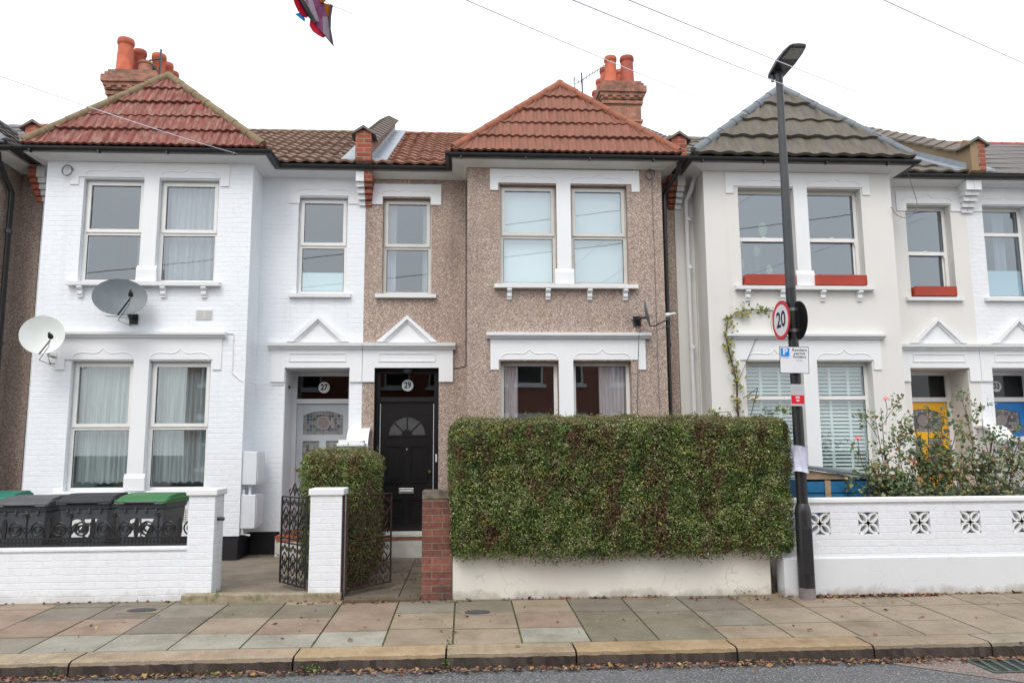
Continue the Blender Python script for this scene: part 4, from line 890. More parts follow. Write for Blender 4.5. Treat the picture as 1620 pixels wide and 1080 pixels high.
# ---------------------------------------------------------------- ground
struct('ground', MB().add([(-400, -400, -.22), (400, -400, -.22), (400, 600, -.22), (-400, 600, -.22)], [(0, 1, 2, 3)]), 'soil')
rdm = MB(); rdm.add([(-60, -.9, -.165), (60, -.9, -.165), (60, 6.85, -.165), (-60, 6.85, -.165)], [(0, 1, 2, 3)]); struct('road', rdm, 'asphalt')
struct('road_patch', MB().add([(3.3, 6.79, -.161), (4.6, 5.7, -.161), (9, 5.6, -.161), (9, 6.79, -.161)], [(0, 1, 2, 3)]), 'patch')
struct('far_pavement', MB().box(-60, 60, -5.0, -.9, -.3, -.05), 'conc')
def pz(y): return -.05*(8.9-y)/1.85 if y < 8.9 else 0
def pavement():
    mb = MB(); TAN, GREY, PINK, DARK, BEIGE = sc(144, 131, 114), sc(126, 122, 110), sc(140, 123, 108), sc(116, 109, 99), sc(146, 135, 118)
    PALE = sc(148, 146, 136); GRN = sc(118, 113, 98)
    xs = [-7.9]; 
    while xs[-1] < 12: xs.append(xs[-1]+.60)
    rows = [7.085, 7.60, 8.22, 8.80, 9.2]
    base = {0: [PALE, PALE, PALE, GREY], 1: [PINK, TAN, BEIGE, PINK, DARK], 2: [GRN, GREY, DARK, TAN], 3: [GRN, DARK, TAN]}
    g = .009
    r2 = random.Random(11)
    for i in range(len(xs)-1):
        x = xs[i]; j = 0; offs = r2.choice([0, 0, 0, -.06, .05])
        while j < 4:
            y0, y1 = rows[j], rows[j+1]
            if x < .6: c = r2.choice(base[j])
            elif x < 2.6: c = r2.choice([GRN, GREY, TAN, PINK] if j < 2 else [GREY, DARK, TAN])
            else: c = r2.choice([TAN, BEIGE, dk(TAN, .92), dk(TAN, .96)])
            if -.75 < x < .1 and j < 2: c = TAN
            if (x > .6 and j == 0 and r2.random() < .6) or (x <= .6 and j == 1 and r2.random() < .18): y1 = rows[j+2]; j += 1
            if x > 3 and j <= 1: c = dk(TAN, .95)
            c = dk(c, 1.1*r2.uniform(.88, 1.06)); y0 += (offs if 0 < j else 0); y1 += (offs if j < 3 else 0)
            a0, a1, b0, b1 = x+g, x+.60-g, y0+g, y1-g; dz = r2.uniform(-.002, .002)
            mb.add([(a0, b0, pz(b0)+dz), (a1, b0, pz(b0)+dz), (a1, b1, pz(b1)+dz), (a0, b1, pz(b1)+dz), (a0, b0, -.12), (a1, b0, -.12), (a1, b1, -.12), (a0, b1, -.12)],
                   [(0, 1, 2, 3), (0, 4, 5, 1), (1, 5, 6, 2), (2, 6, 7, 3), (3, 7, 4, 0)], c)
            j += 1
    o = struct('pavement', mb, 'slab')
    j_ = MB()
    j_.add([(-8, 7.0, pz(7.0)-.010), (12.2, 7.0, pz(7.0)-.010), (12.2, 9.25, pz(8.9)-.010), (-8, 9.25, pz(8.9)-.010)], [(0, 1, 2, 3)])
    struct('pavement_joints', j_, plain('mossy_joint', (.085, .10, .03), .95, .5, 8))
pavement()
def kerb():
    mb = MB(); xs = [-8.3, -6.6, -4.8, -3.13, -1.38, -.15, .92, 2.27, 3.44, 4.47, 5.9, 7.4, 9]; r3 = random.Random(5)
    cols = [sc(168, 150, 126), sc(162, 147, 126), sc(168, 154, 132), sc(160, 144, 123), sc(168, 148, 117), sc(158, 143, 119), sc(164, 142, 110), sc(158, 137, 108), sc(146, 132, 113), sc(148, 140, 124), sc(145, 137, 120), sc(144, 132, 115)]
    for i in range(len(xs)-1):
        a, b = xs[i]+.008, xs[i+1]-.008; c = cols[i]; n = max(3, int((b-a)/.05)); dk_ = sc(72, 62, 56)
        top = -.047; rows = [(7.07, top), (6.80, top+.002), (6.765, top-.006), (6.748, top-.03), (6.742, -.14), (6.74, -.26)]
        V = []
        for k in range(n+1):
            x = a+(b-a)*k/n; jx = [r3.uniform(-.006, .006) for _ in rows]
            for q, (y, z) in enumerate(rows): V.append((x, y-(0 if q < 1 else .0)+jx[q]*(1 if 1 < q < 5 else 0), z+jx[q]*.5*(1 if 0 < q < 5 else 0)))
        m = len(rows)
        for k in range(n):
            for q in range(m-1):
                vs_ = [V[k*m+q], V[(k+1)*m+q], V[(k+1)*m+q+1], V[k*m+q+1]]
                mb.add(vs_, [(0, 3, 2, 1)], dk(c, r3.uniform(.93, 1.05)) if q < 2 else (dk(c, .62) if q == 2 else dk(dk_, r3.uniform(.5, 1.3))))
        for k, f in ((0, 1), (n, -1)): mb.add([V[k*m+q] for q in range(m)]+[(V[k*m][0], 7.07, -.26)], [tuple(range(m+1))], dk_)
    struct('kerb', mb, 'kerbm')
kerb()
# front gardens
gd = MB()
gd.box(-8.5, -1.32, 9.28, 12.5, -.1, .06); gd.box(-3.0, -1.7, 9.05, 9.28, -.1, .058)
struct('garden_ground', gd, 'conc')
struct('garden_soil', MB().box(-.42, 12, 9.0, 12.5, -.1, .02), 'soil')
pm_ = MB(); r4 = random.Random(3); y = 8.92
while y < 12.1:
    pm_.box(-1.30, -.72, y, min(y+.56, 12.1)-.008, -.05, .03, dk(sc(112, 104, 92), r4.uniform(.85, 1.1))); pm_.box(-.71, -.44, y, min(y+.56, 12.1)-.008, -.05, .028, dk(sc(104, 96, 84), r4.uniform(.8, 1.05))); y += .57
struct('garden_path', pm_, 'slab')
struct('threshold_step', MB().box(-3.02, -1.33, 8.90, 9.06, -.03, .085), _th('worn_threshold', sc(158, 147, 124), .7), bevel=.012)
struct('path_threshold', MB().box(-1.29, -.48, 8.80, 8.905, -.03, .035), _th('dark_threshold', sc(100, 86, 68), .6), bevel=.01)
for (x, y, w_, lab) in ((-3.3, 8.60, .17, 'oval iron stopcock cover in pavement below the white garden wall'), (.13, 8.24, .15, 'oval iron stopcock cover in pavement in front of the cream wall')):
    t = thing('stopcock_cover', lab, 'drain cover', (x, y, pz(y)), 'iron covers set in the pavement')
    z = pz(y)
    MB().box(x-w_*1.2, x+w_*1.2, y-.13, y+.13, z-.02, z+.004).build('surround', 'conc', t)
    n = 24; rg = MB(); rg.prism([(x+w_*.85*math.cos(2*math.pi*i/n), y+.10*math.sin(2*math.pi*i/n), z) for i in range(n)], (0, 0, .004), (0, 0, .009)); rg.build('lid', 'drip', t)
    rb = MB()
    for k in range(7): rb.box(x-w_*.5+k*w_*.16, x-w_*.45+k*w_*.16, y-.05, y+.05, z+.009, z+.012)
    rb.build('rib', 'binlidgrey', t)
t = thing('gully_grate', 'diagonal barred iron gully grate in the road by the kerb', 'drain grate', (4.45, 6.5, -.165))
gx0, gx1, gy0, gy1, gz = 4.16, 4.80, 6.27, 6.66, -.159
MB().box(gx0, gx1, gy0, gy1, gz-.03, gz+.001).build('pit', 'signblack', t)
fr_ = MB(); fr_.box(gx0, gx1, gy0, gy0+.03, gz, gz+.006); fr_.box(gx0, gx1, gy1-.03, gy1, gz, gz+.006); fr_.box(gx0, gx0+.03, gy0+.03, gy1-.03, gz, gz+.006); fr_.box(gx1-.03, gx1, gy0+.03, gy1-.03, gz, gz+.006); fr_.build('frame', 'grate', t)
br_ = MB()
for i in range(6):
    x = gx0+.04+i*.1; br_.prism([(x, gy0+.03, gz), (x+.035, gy0+.03, gz), (x+.095, gy1-.03, gz), (x+.06, gy1-.03, gz)], (0, 0, .001), (0, 0, .007))
br_.build('bar', 'grate', t)

# leaf scatterers (numpy)
def leafmesh(name, P, Nn, size, C, mat, parent=None, loc=(0, 0, 0), aspect=.55, kind=None):
    rs = np.random.RandomState(len(P)); n = len(P); Nn = Nn/np.linalg.norm(Nn, axis=1, keepdims=True)
    a = np.cross(Nn, rs.normal(size=(n, 3))); a /= np.linalg.norm(a, axis=1, keepdims=True); b = np.cross(Nn, a)
    s = size if isinstance(size, np.ndarray) else np.full(n, size); s = s[:, None]*rs.uniform(.7, 1.3, (n, 1))
    off = np.array(WL[parent.name]) if parent else np.array(loc)
    fold = Nn*s*.12
    V = np.stack([P-a*s*.5, P-b*s*.5*aspect+a*s*.05+fold, P+a*s*.5, P+b*s*.5*aspect+a*s*.05+fold], 1).reshape(-1, 3)-off
    me = bpy.data.meshes.new(name); me.vertices.add(4*n); me.vertices.foreach_set('co', V.ravel().astype('f'))
    me.loops.add(4*n); me.loops.foreach_set('vertex_index', np.arange(4*n, dtype='i')); me.polygons.add(n)
    me.polygons.foreach_set('loop_start', np.arange(0, 4*n, 4, dtype='i')); me.update(calc_edges=True)
    at = me.attributes.new('col', 'FLOAT_COLOR', 'FACE'); at.data.foreach_set('color', np.hstack([C, np.ones((n, 1))]).ravel().astype('f'))
    me.materials.append(M[mat]); o = bpy.data.objects.new(name, me); col.objects.link(o)
    if parent: o.parent = parent; WL[o.name] = WL[parent.name]
    else: o.location = loc
    if kind: o['kind'] = kind
    return o
def vnoise(P, f, seed):
    rs = np.random.RandomState(seed); r = np.zeros(len(P))
    for k in range(6):
        d = rs.normal(size=3); d *= f*rs.uniform(.5, 1.6)/np.linalg.norm(d); r += np.sin(P@d*2*np.pi+rs.uniform(0, 7)+2*np.sin(P@np.roll(d, 1)*4))
    return r/6
def hedge(name, label, x0, x1, y0, y1, z0, z1, rad, n, seed, pal, brown=.25, stems=()):
    t = thing(name, label, 'hedge', ((x0+x1)/2, (y0+y1)/2, 0))
    rs = np.random.RandomState(seed); c = np.array([(x0+x1)/2, (y0+y1)/2, (z0+z1)/2]); h = np.array([(x1-x0)/2, (y1-y0)/2, (z1-z0)/2])
    A = np.array([h[1]*h[2]*.6, h[1]*h[2]*.6, h[0]*h[2]*1.35, h[0]*h[2]*.25, h[0]*h[1]*.7, h[0]*h[1]*.12]) ; A /= A.sum()
    fc = rs.choice(6, n, p=A); q = rs.uniform(-1, 1, (n, 3)); ax = np.array([0, 0, 1, 1, 2, 2])[fc]; sg = np.array([-1, 1, -1, 1, 1, -1])[fc]
    q[np.arange(n), ax] = sg; P = q*h; N0 = np.zeros((n, 3)); N0[np.arange(n), ax] = sg
    inner = np.clip(P, -(h-rad), h-rad); d = P-inner; ln = np.linalg.norm(d, axis=1, keepdims=True); d /= np.maximum(ln, 1e-6); P = inner+d*rad; Nn = d
    P += c; bumpy = vnoise(P, .8, seed)*.05+vnoise(P, 2.2, seed+2)*.03+vnoise(P, 5, seed+1)*.02+vnoise(P, 11, seed+31)*.022
    depth = rs.exponential(.022, n)+np.clip(vnoise(P, 5, seed+7), 0, 1)*.03; depth = np.minimum(depth, .14)-.012; P += Nn*(bumpy-depth*1.3)[:, None]+rs.normal(size=(n, 3))*.008
    low = np.clip((z0+.25-P[:, 2])/.25, 0, 1); P[:, 2] -= low*(.05+.05*vnoise(P, 1.3, 9))*rs.uniform(0, 1.6, n)
    Nv = Nn*.7+rs.normal(size=(n, 3))*.55
    pal = np.array(pal); ix = np.clip(((vnoise(P, 3.2, seed+20)+rs.normal(size=n)*.45)*.5+.5)*len(pal), 0, len(pal)-1).astype(int); C = 1.22*pal[ix]*rs.uniform(.5, 1.6, (n, 1)); yg = (vnoise(P, 2.6, seed+11) > .25) & (rs.rand(n) < .4); C[yg] = np.array([(.34, .36, .09)])*rs.uniform(.6, 1.3, (yg.sum(), 1))
    Q = P*[1, 1, .55]; pn = .7*vnoise(Q, 1.3, seed+3)+.8*vnoise(Q, 4.5, seed+5); bm = (pn+rs.normal(size=n)*.26) > (.68-brown*1.6)
    br = np.array([(.17, .085, .055), (.10, .055, .036), (.22, .13, .08), (.13, .12, .04)]); C[bm] = br[rs.randint(0, 4, bm.sum())]*rs.uniform(.7, 1.4, (bm.sum(), 1))
    top = (Nn[:, 2] > .6) & (rs.rand(n) < .6); C[top] = np.array([(.26, .24, .12)])*rs.uniform(.7, 1.3, (top.sum(), 1))
    k_ = 420 if n > 1e5 else 160; si = rs.choice(np.where((Nn[:, 2] > .3) | (rs.rand(n) < .12))[0], k_); sh = []
    for i_ in si: d_ = Nn[i_]+rs.normal(size=3)*.45; sh.append(P[i_]+d_*np.linspace(.01, rs.uniform(.03, .075), 5)[:, None]+rs.normal(size=(5, 3))*.006)
    sh = np.vstack(sh); shc = np.array([(.20, .24, .09)])*rs.uniform(.6, 1.3, (len(sh), 1))
    leafmesh('foliage', np.vstack([P, sh]), np.vstack([Nv, rs.normal(size=sh.shape)]), np.concatenate([rs.uniform(.013, .031, n), rs.uniform(.015, .026, len(sh))]), np.vstack([C, shc]), 'leaf', t)
    m = rs.rand(n) < .09; Q = P[m]-Nn[m]*.02; tw = leafmesh('twigs', Q, Nn[m]*.2+rs.normal(size=Q.shape), rs.uniform(.05, .13, len(Q)), np.array([(.16, .10, .075)])*rs.uniform(.6, 1.4, (len(Q), 1)), 'litter', t, aspect=.05)
    i = .09; MB().box(x0+i, x1-i, y0+i, y1-i, z0+i*.8, z1-i).build('inner_twigs', plain('dark_twigs', (.05, .034, .022), .95, .5, 12, .6), t, bevel=rad*.8)
    for st_ in stems: MB().tube(st_, [.035, .028, .024][:len(st_)], 8).build('stem', 'bark', t)
    return t
GP = [(.045, .075, .018), (.06, .105, .025), (.085, .14, .03), (.105, .17, .045), (.135, .205, .06), (.175, .225, .08), (.22, .27, .09), (.30, .32, .11), (.34, .33, .22)]
hedge('privet_hedge', 'long clipped box shaped hedge overhanging the cream wall in front of the pebbledashed house', -.16, 3.64, 8.66, 9.72, 0.44, 1.95, .19, 190000, 3, GP, .24,
      [[(3.43, 8.93, 0), (3.40, 8.95, .35), (3.40, 9.1, .8)]])
hedge('privet_hedge', 'tall rounded hedge between the two front paths behind the white pier', -1.93, -1.13, 9.42, 11.5, .10, 1.60, .2, 80000, 8, [(.08, .12, .04), (.12, .18, .05), (.17, .23, .07), (.22, .28, .10), (.28, .33, .13)], .20,
      [[(-1.5, 9.8, 0.03), (-1.5, 9.8, .3)], [(-1.5, 10.9, 0.03), (-1.5, 10.9, .3)]])

# leaf litter along the kerb and the walls
def litter():
    rs = np.random.RandomState(4); P = []
    for n, x0, x1, yc, ys, z in ((900, -.6, 3.9, 6.70, .06, -.16), (480, -3.9, -.6, 6.70, .04, -.16), (300, 3.9, 6.5, 6.70, .05, -.16), (420, 3.8, 5.2, 8.65, .035, 0), (120, 5.2, 7, 8.69, .02, 0),
                              (130, .4, 2.2, 8.81, .025, 0), (90, -1.9, .1, 8.78, .05, 0), (60, -5.2, -2.9, 9.0, .02, 0), (70, 2.4, 3.6, 8.68, .07, 0), (90, -4, 6, 7.9, .5, None), (50, -1.25, -.5, 10, .7, .03)):
        x = rs.uniform(x0, x1, n); w = rs.rand(n); y = yc-np.abs(rs.normal(0, ys, n)) if z == -.16 else yc+rs.normal(0, ys, n)*(1 if z is None or n < 100 else -1)
        if n in (420, 130, 120): y = yc-np.abs(rs.normal(0, ys, n))+.03
        zz = np.array([pz(v) for v in y]) if z in (None, 0) else np.full(n, z)
        k = rs.rand(n); P.append(np.stack([x, y, zz+.006+k*(.02 if n > 300 else .008)], 1))
    P = np.vstack(P); n = len(P); pal = np.array([(.24, .12, .06), (.17, .07, .045), (.30, .18, .08), (.12, .06, .04), (.36, .24, .10), (.30, .13, .10)])
    C = pal[rs.randint(0, 6, n)]*rs.uniform(.6, 1.2, (n, 1)); Nv = np.array([0, 0, 1.])+rs.normal(size=(n, 3))*.35
    o = leafmesh('fallen_leaves', P, Nv, rs.uniform(.02, .055, n), C, 'litter', aspect=.7); tag(o, 'brown and yellow fallen leaves gathered along the kerb and garden walls', 'leaf litter', kind='stuff')
    P, C = [], []
    for (cx, cy, cz, n, r) in ((-1.2, 6.71, -.15, 50, .05), (-3.2, 6.70, -.15, 30, .05), (-2.0, 6.71, -.15, 40, .10), (-.15, 6.73, -.12, 20, .02), (-.13, 7.08, -.05, 12, .025), (2.6, 6.71, -.15, 24, .05), (-2.66, 8.9, .09, 16, .03), (-1.9, 11.9, .1, 60, .2), (-2.6, 12.1, .08, 40, .2), (-.5, 8.88, .03, 24, .05), (3.1, 8.83, .01, 20, .1)):
        q = rs.normal(size=(n, 3))*[r, .012, .02]; P.append(q*1.0+[cx, cy, cz+.02])
    P = np.vstack(P); P[:, 2] = np.maximum(P[:, 2], -.155); n = len(P); C = np.array([(.10, .17, .03)])*rs.uniform(.6, 1.5, (n, 1))
    tag(leafmesh('weeds', P, rs.normal(size=(n, 3))+[0, -.3, .8], rs.uniform(.015, .03, n), C, 'leaf'), 'small green weeds growing from the kerb and path joints', 'weeds', kind='stuff')
litter()

# ---------------------------------------------------------------- garden walls, piers, gates
def pier(root, x0, x1, y0, y1, z1, mat, capm, cap=.06, name='pier', over=.025):
    p = MB().box(x0, x1, y0, y1, -.02, z1-cap).build(name, mat, root, bevel=.006)
    MB().box(x0-over, x1+over, y0-over, y1+over, z1-cap+.0005, z1).build('pier_cap', capm, p, bevel=.012)
t = thing('garden_wall', 'low white painted brick front wall topped by black scrolled ironwork', 'garden wall', (-4.4, 9.15, 0))
MB().box(-7.2, -3.03, 9.08, 9.30, -.05, .53).build('wall', 'brick_white_wall', t, bevel=.008)
MB().box(-7.2, -3.03, 9.065, 9.315, .531, .575).build('coping', 'brick_white_wall', t, bevel=.012)
pier(t, -3.03, -2.745, 9.045, 9.38, 1.19, 'brick_white_wall', 'white', .07)
MB().tube([(-2.745, 9.15, .86), (-2.67, 9.15, .86)], .02, 8).build('gate_stop', 'iron', t)
def spiral(mb, cx, cz, y, r0, r1, a0, turns, rad=.009, n=26, sg=1):
    mb.tube([(cx+(r0+(r1-r0)*i/n)*math.cos(a0+sg*turns*2*math.pi*i/n), y, cz+(r0+(r1-r0)*i/n)*math.sin(a0+sg*turns*2*math.pi*i/n)) for i in range(n+1)], rad, 5)
t = thing('iron_railing', 'black cast iron scroll railing fixed along the top of the low white wall', 'railing', (-4.4, 9.18, .575))
yr = 9.18; rl = MB(); rl.box(-7.2, -3.05, yr-.02, yr+.02, .578, .598); rl.box(-7.2, -3.05, yr-.015, yr+.015, .655, .672)
x = -7.15
while x < -3.07:
    rl.tube([(x, yr, .598), (x, yr, .655)], .008, 4); rl.tube([(x, yr, .626), (x+.04, yr, .626)], .006, 4); x += .04
rl.build('rail', 'iron', t)
k = 0; x = -3.16
while x > -7.1:
    for sg in (-1, 1):
        s_ = MB(); spiral(s_, x+sg*.118, .757, yr, .082, .016, math.pi/2, 1.75, .010, 30, sg); s_.build('scroll', 'iron', t)
    f = MB()
    if k % 2 == 0: f.prism([(x-.014, 0, .672), (x-.026, 0, .74), (x-.022, 0, .84), (x-.008, 0, .88), (x+.008, 0, .88), (x+.022, 0, .84), (x+.026, 0, .74), (x+.014, 0, .672)], (0, yr-.012, 0), (0, yr+.012, 0))
    else:
        f.tube([(x, yr, .672), (x, yr, .96)], .011, 6); f.lathe([(0, -.02), (.022, 0), (0, .03)], (x, yr, .935), (0, 0, 1), 8, False)
        for sg in (-1, 1):
            f.tube([(x, yr, .87), (x+sg*.03, yr, .915), (x+sg*.055, yr, .905)], .008, 5); f.tube([(x, yr, .70), (x+sg*.04, yr, .76), (x, yr, .80)], .009, 5)
    f.build('finial', 'iron', t); x -= .235; k += 1
t = thing('gate_pier', 'square white painted brick gate pier between the two iron gates', 'gate pier', (-1.51, 9.12, 0))
pier(t, -1.69, -1.345, 8.94, 9.26, 1.19, 'brick_white_wall', 'white', .075, 'shaft', .02)
MB().box(-1.344, -1.32, 8.96, 9.0, .02, 1.12).build('hinge_strip', 'rust', t)
t = thing('brick_pier', 'weathered red brick gate pier with stone cap left of the long hedge', 'gate pier', (-.30, 9.03, 0))
pier(t, -.465, -.135, 8.86, 9.20, 1.16, 'pillarbrick', 'pillarcap', .095, 'shaft', .002) if M.setdefault('pillarcap', plain('mossy_stone_cap', sc(104, 96, 86), .9, .7, 14, .8)) else None
t = thing('garden_wall', 'low cracked cream rendered wall under the long clipped hedge', 'garden wall', (1.6, 8.95, 0))
MB().box(-.133, 3.40, 8.87, 9.08, -.05, .50).build('wall', 'lowwall', t, bevel=.01)
t = thing('garden_wall', 'white front wall with pierced flower pattern blocks below the rose bush', 'garden wall', (6, 8.85, 0))
wz_ = MB(); BX = [3.835, 4.39, 4.985, 5.575, 6.18, 6.77, 7.36, 7.95]
wz_.panel(3.50, 8.55, .40, .99, 8.775, 8.90, [(b, b+.235, .645, .885) for b in BX]); wz_.build('wall', 'wall31', t)
MB().profx(3.50, 8.55, [(8.74, -.05), (8.95, -.05), (8.95, .39), (8.76, .405), (8.74, .39)]).build('plinth', 'plinth31', t)
MB().box(3.48, 8.57, 8.75, 8.925, .991, 1.045).build('coping', 'smoothwhite', t, bevel=.012)
for b in BX[:6]:
    q = MB(); cx, cz, h_ = b+.1175, .765, .1165
    for sx in (-1, 1):
        for sz in (-1, 1):
            for side in (-1, 1):
                pts = []
                for i in range(9):
                    u = i/8; d = .030*math.sin(math.pi*u)*side; pts.append((cx+sx*(h_*u)+d*sz*-1*.9, cz+sz*(h_*u)+d*sx*.9))
                for i in range(8):
                    (ax, az), (bx, bz) = pts[i], pts[i+1]; dd = Vector((bx-ax, bz-az)).normalized(); nx_, nz_ = -dd.y*.0125, dd.x*.0125
                    q.prism([(ax+nx_, 0, az+nz_), (bx+nx_, 0, bz+nz_), (bx-nx_, 0, bz-nz_), (ax-nx_, 0, az-nz_)], (0, 8.785, 0), (0, 8.89, 0))
    q.lathe([(0, 0), (.02, 0), (.02, .08), (0, .08)], (cx, 8.868, cz), (0, -1, 0), 8, False)
    q.build('pierced_block', 'smoothwhite', t)
# iron gates
def gate(p0, dirv, w, z0, z1, mat, label, cols=3):
    t = thing('iron_gate', label, 'gate', (p0[0], p0[1], z0)); d = Vector((*dirv, 0)).normalized(); P = lambda u, z: Vector((p0[0], p0[1], 0))+d*u+Vector((0, 0, z))
    f = MB(); zm = (z0+z1)/2-.03
    f.tube([P(0, z0), P(0, z1+.02)], .013, 6); f.tube([P(w, z0), P(w, z1)], .012, 6)
    for z in (z0+.01, zm, zm+.05, z1): f.tube([P(0, z), P(w, z)], .010, 5)
    f.build('frame', mat, t)
    b = MB()
    for i in range(1, cols): b.tube([P(w*i/cols, z0), P(w*i/cols, z1)], .010, 5)
    b.build('bar', mat, t)
    cw = w/cols
    for i in range(cols):
        u = cw*(i+.5)
        for lo, hi in ((z0, zm), (zm+.05, z1)):
            H = hi-lo; s_ = MB()
            for sg in (-1, 1):
                for zz, fl in ((lo+.02, 1), (hi-.02, -1)):
                    # C scroll springing from the rail
                    s_.tube([P(u+sg*cw*q, zz+fl*e) for q, e in ((.02, .0), (.12, .05), (.27, .075), (.34, .05), (.26, .025), (.18, .045))], .007, 5)
                    s_.tube([P(u+sg*cw*q, zz+fl*e) for q, e in ((.46, .12), (.30, .17), (.04, .20))], .007, 5)
                zc = (lo+hi)/2
                s_.tube([P(u+sg*cw*q, zc+e) for q, e in ((.02, -.12), (.20, -.07), (.26, -.02), (.14, .0), (.26, .03), (.2, .08), (.02, .12))], .008, 5)
            s_.tube([P(u, lo+.18), P(u, hi-.18)], .007, 5); s_.build('scroll', mat, t)
    c = MB(); u = w/2
    for sg in (-1, 1):
        c.tube([P(u+sg*q, z1+e) for q, e in ((0, .16), (.05, .08), (.11, .02), (.14, .07), (.10, .09))], .008, 5); c.tube([P(u+sg*q, z1+e) for q, e in ((0, .02), (.03, .09), (.06, .10), (.05, .06))], .008, 5)
    c.build('crest', mat, t)
gate((-1.74, 9.02), (-.62, .80), .62, .11, 1.08, 'iron', 'black wrought iron scroll gate standing open on the path of the white house')
gate((-1.29, 8.98), (.62, .80), .70, .09, 1.10, 'rust', 'rusty wrought iron scroll gate standing open beside the rounded hedge')
# scroll topped party walls beside the porches
def scrollwall(x, label, mat):
    t = thing('scroll_wall', label, 'party wall', (x, 11.8, 0)); w = .12
    P = [(11.62, 0.0), (11.62, 1.58)]+[(11.62+.10*math.cos(a)+.10, 1.66+.10*math.sin(a)) for a in [math.pi*(1-i/6) for i in range(7)]]
    P = [(11.58, 0), (11.58, 1.66), (11.62, 1.68), (11.72, 1.66), (11.82, 1.62), (11.92, 1.66), (12.0, 1.76), (12.1, 1.86), (12.22, 1.90), (12.39, 1.90), (12.39, 0)]
    MB().profx(x-w, x+w, P).build('wall', mat, t)
    P2 = [(11.585, 1.70), (11.62, 1.715), (11.72, 1.70), (11.82, 1.655), (11.92, 1.70), (12.0, 1.80), (12.1, 1.90), (12.22, 1.94), (12.395, 1.94), (12.395, 1.902), (12.22, 1.902), (12.1, 1.862), (12.0, 1.762), (11.92, 1.662), (11.82, 1.622), (11.72, 1.662), (11.62, 1.682), (11.585, 1.665)]
    MB().profx(x-w-.04, x+w+.04, P2).build('scroll_coping', mat, t)
    p = MB().box(x-.15, x+.15, 11.3, 11.545, 0, 1.66).build('end_pier', mat, t)
    MB().box(x-.19, x+.19, 11.26, 11.575, 1.661, 1.71).box(x-.17, x+.17, 11.28, 11.56, 1.7101, 1.75).build('pier_cap', mat, p, bevel=.01)
    MB().box(x-.165, x+.165, 11.285, 11.55, 1.50, 1.52).build('band', mat, p)
scrollwall(-1.6, 'white scroll topped low party wall between the grey door and the black door', 'white')
scrollwall(8.41, 'white scroll topped low party wall between the yellow door and the blue door', 'smoothwhite')
# ---------------------------------------------------------------- wheelie bins
def wheelie(x, y, z, rot, lidm, label, group, number=None, bodym='binbody'):
    t = thing('wheelie_bin', label, 'wheelie bin', (0, 0, 0), group)
    def T(w0, w1, d0, d1, za, zb, y0=0, y1=0):
        return [(-w0, y0-d0, za), (w0, y0-d0, za), (w0, y0+d0, za), (-w0, y0+d0, za), (-w1, y1-d1, zb), (w1, y1-d1, zb), (w1, y1+d1, zb), (-w1, y1+d1, zb)]
    FS = [(0, 3, 2, 1), (4, 5, 6, 7), (0, 1, 5, 4), (1, 2, 6, 5), (2, 3, 7, 6), (3, 0, 4, 7)]
    b = MB().add(T(.19, .265, .24, .31, .05, .88), FS).add(T(.275, .285, .315, .32, .881, .95), FS)
    for i in range(4): b.box(-.2+i*.12, -.17+i*.12, -.33, -.305, .84, .90)
    b.build('body', bodym, t, bevel=.015)
    l = MB(); n = 7; prof = [(-.35, .955), (-.345, .985), (-.22, 1.03), (0, 1.055), (.22, 1.05), (.36, 1.0), (.37, .955)]
    l.profx(-.29, .29, prof); 
    for s_ in (-1, 1): l.profx(s_*.293-.012, s_*.293+.012, [(-.36, .94), (-.355, .99), (-.22, 1.01), (.2, 1.01), (.36, .98), (.36, .94)])
    lo = l.build('lid', lidm, t, bevel=.02)
    MB().box(-.17, .17, -.385, -.352, .955, .975).box(-.29, -.17, -.40, -.35, .94, .96).box(.17, .29, -.40, -.35, .94, .96).build('lid_handle', lidm if lidm != 'binlidgreen' else 'binlidgrey', lo, bevel=.008)
    MB().tube([(-.2, .40, .96), (.2, .40, .96)], .018, 8).build('handle_bar', bodym, t)
    for s_ in (-1, 1): MB().lathe([(.03, -.02), (.10, -.02), (.10, .02), (.03, .02)], (s_*.25, .24, .10), (1, 0, 0), 16).build('wheel', 'signblack', t)
    if number: text(number, .27, (0, -.303, .66), (1, 0, 0), (0, .072, 1), .006, .008, sx=1.0).build('house_number', 'film', t, fix=False)
    t.location = (x, y, z); t.rotation_euler = (0, 0, rot); return t
GB = 'wheelie bins behind the garden wall of house 27'
wheelie(-4.43, 9.95, .06, R_(4), 'binlid', 'charcoal wheelie bin with dark lid, middle of the row behind the black railing', GB, '27')
wheelie(-3.74, 9.93, .06, R_(-3), 'binlidgreen', 'charcoal wheelie bin with bright green lid behind the black railing', GB, '27')
wheelie(-5.12, 9.95, .04, R_(2), 'binlidgrey', 'charcoal wheelie bin with faded grey lid, left of the dark lidded bin', GB)
wheelie(-5.98, 10.7, .06, R_(8), 'binlidteal', 'wheelie bin with dark teal lid at the far left edge, standing behind the row', GB)
GB2 = 'dark wheelie bins behind the pierced white wall'
wheelie(5.40, 9.78, .05, R_(3), 'binlid', 'black wheelie bin behind the rose bush, next to the blue planked box', GB2)
wheelie(6.07, 9.80, .05, R_(-2), 'greendark', 'black wheelie bin with dark green lid behind the middle of the rose bush', GB2) if M.setdefault('greendark', plain('dark_green_lid', sc(30, 90, 64), .5)) else None
wheelie(6.75, 9.82, .05, R_(-4), 'binlid', 'black wheelie bin at the right end of the row behind the pierced wall', GB2)
t = thing('food_caddy', 'small red box standing on the bin left in the rose bush', 'box', (5.2, 9.72, 1.10))
MB().box(5.14, 5.36, 9.55, 9.75, 1.105, 1.22).build('box', 'greendark', t, bevel=.01); MB().box(5.12, 5.40, 9.53, 9.77, 1.221, 1.27).build('lid', 'redplastic', t, bevel=.01)
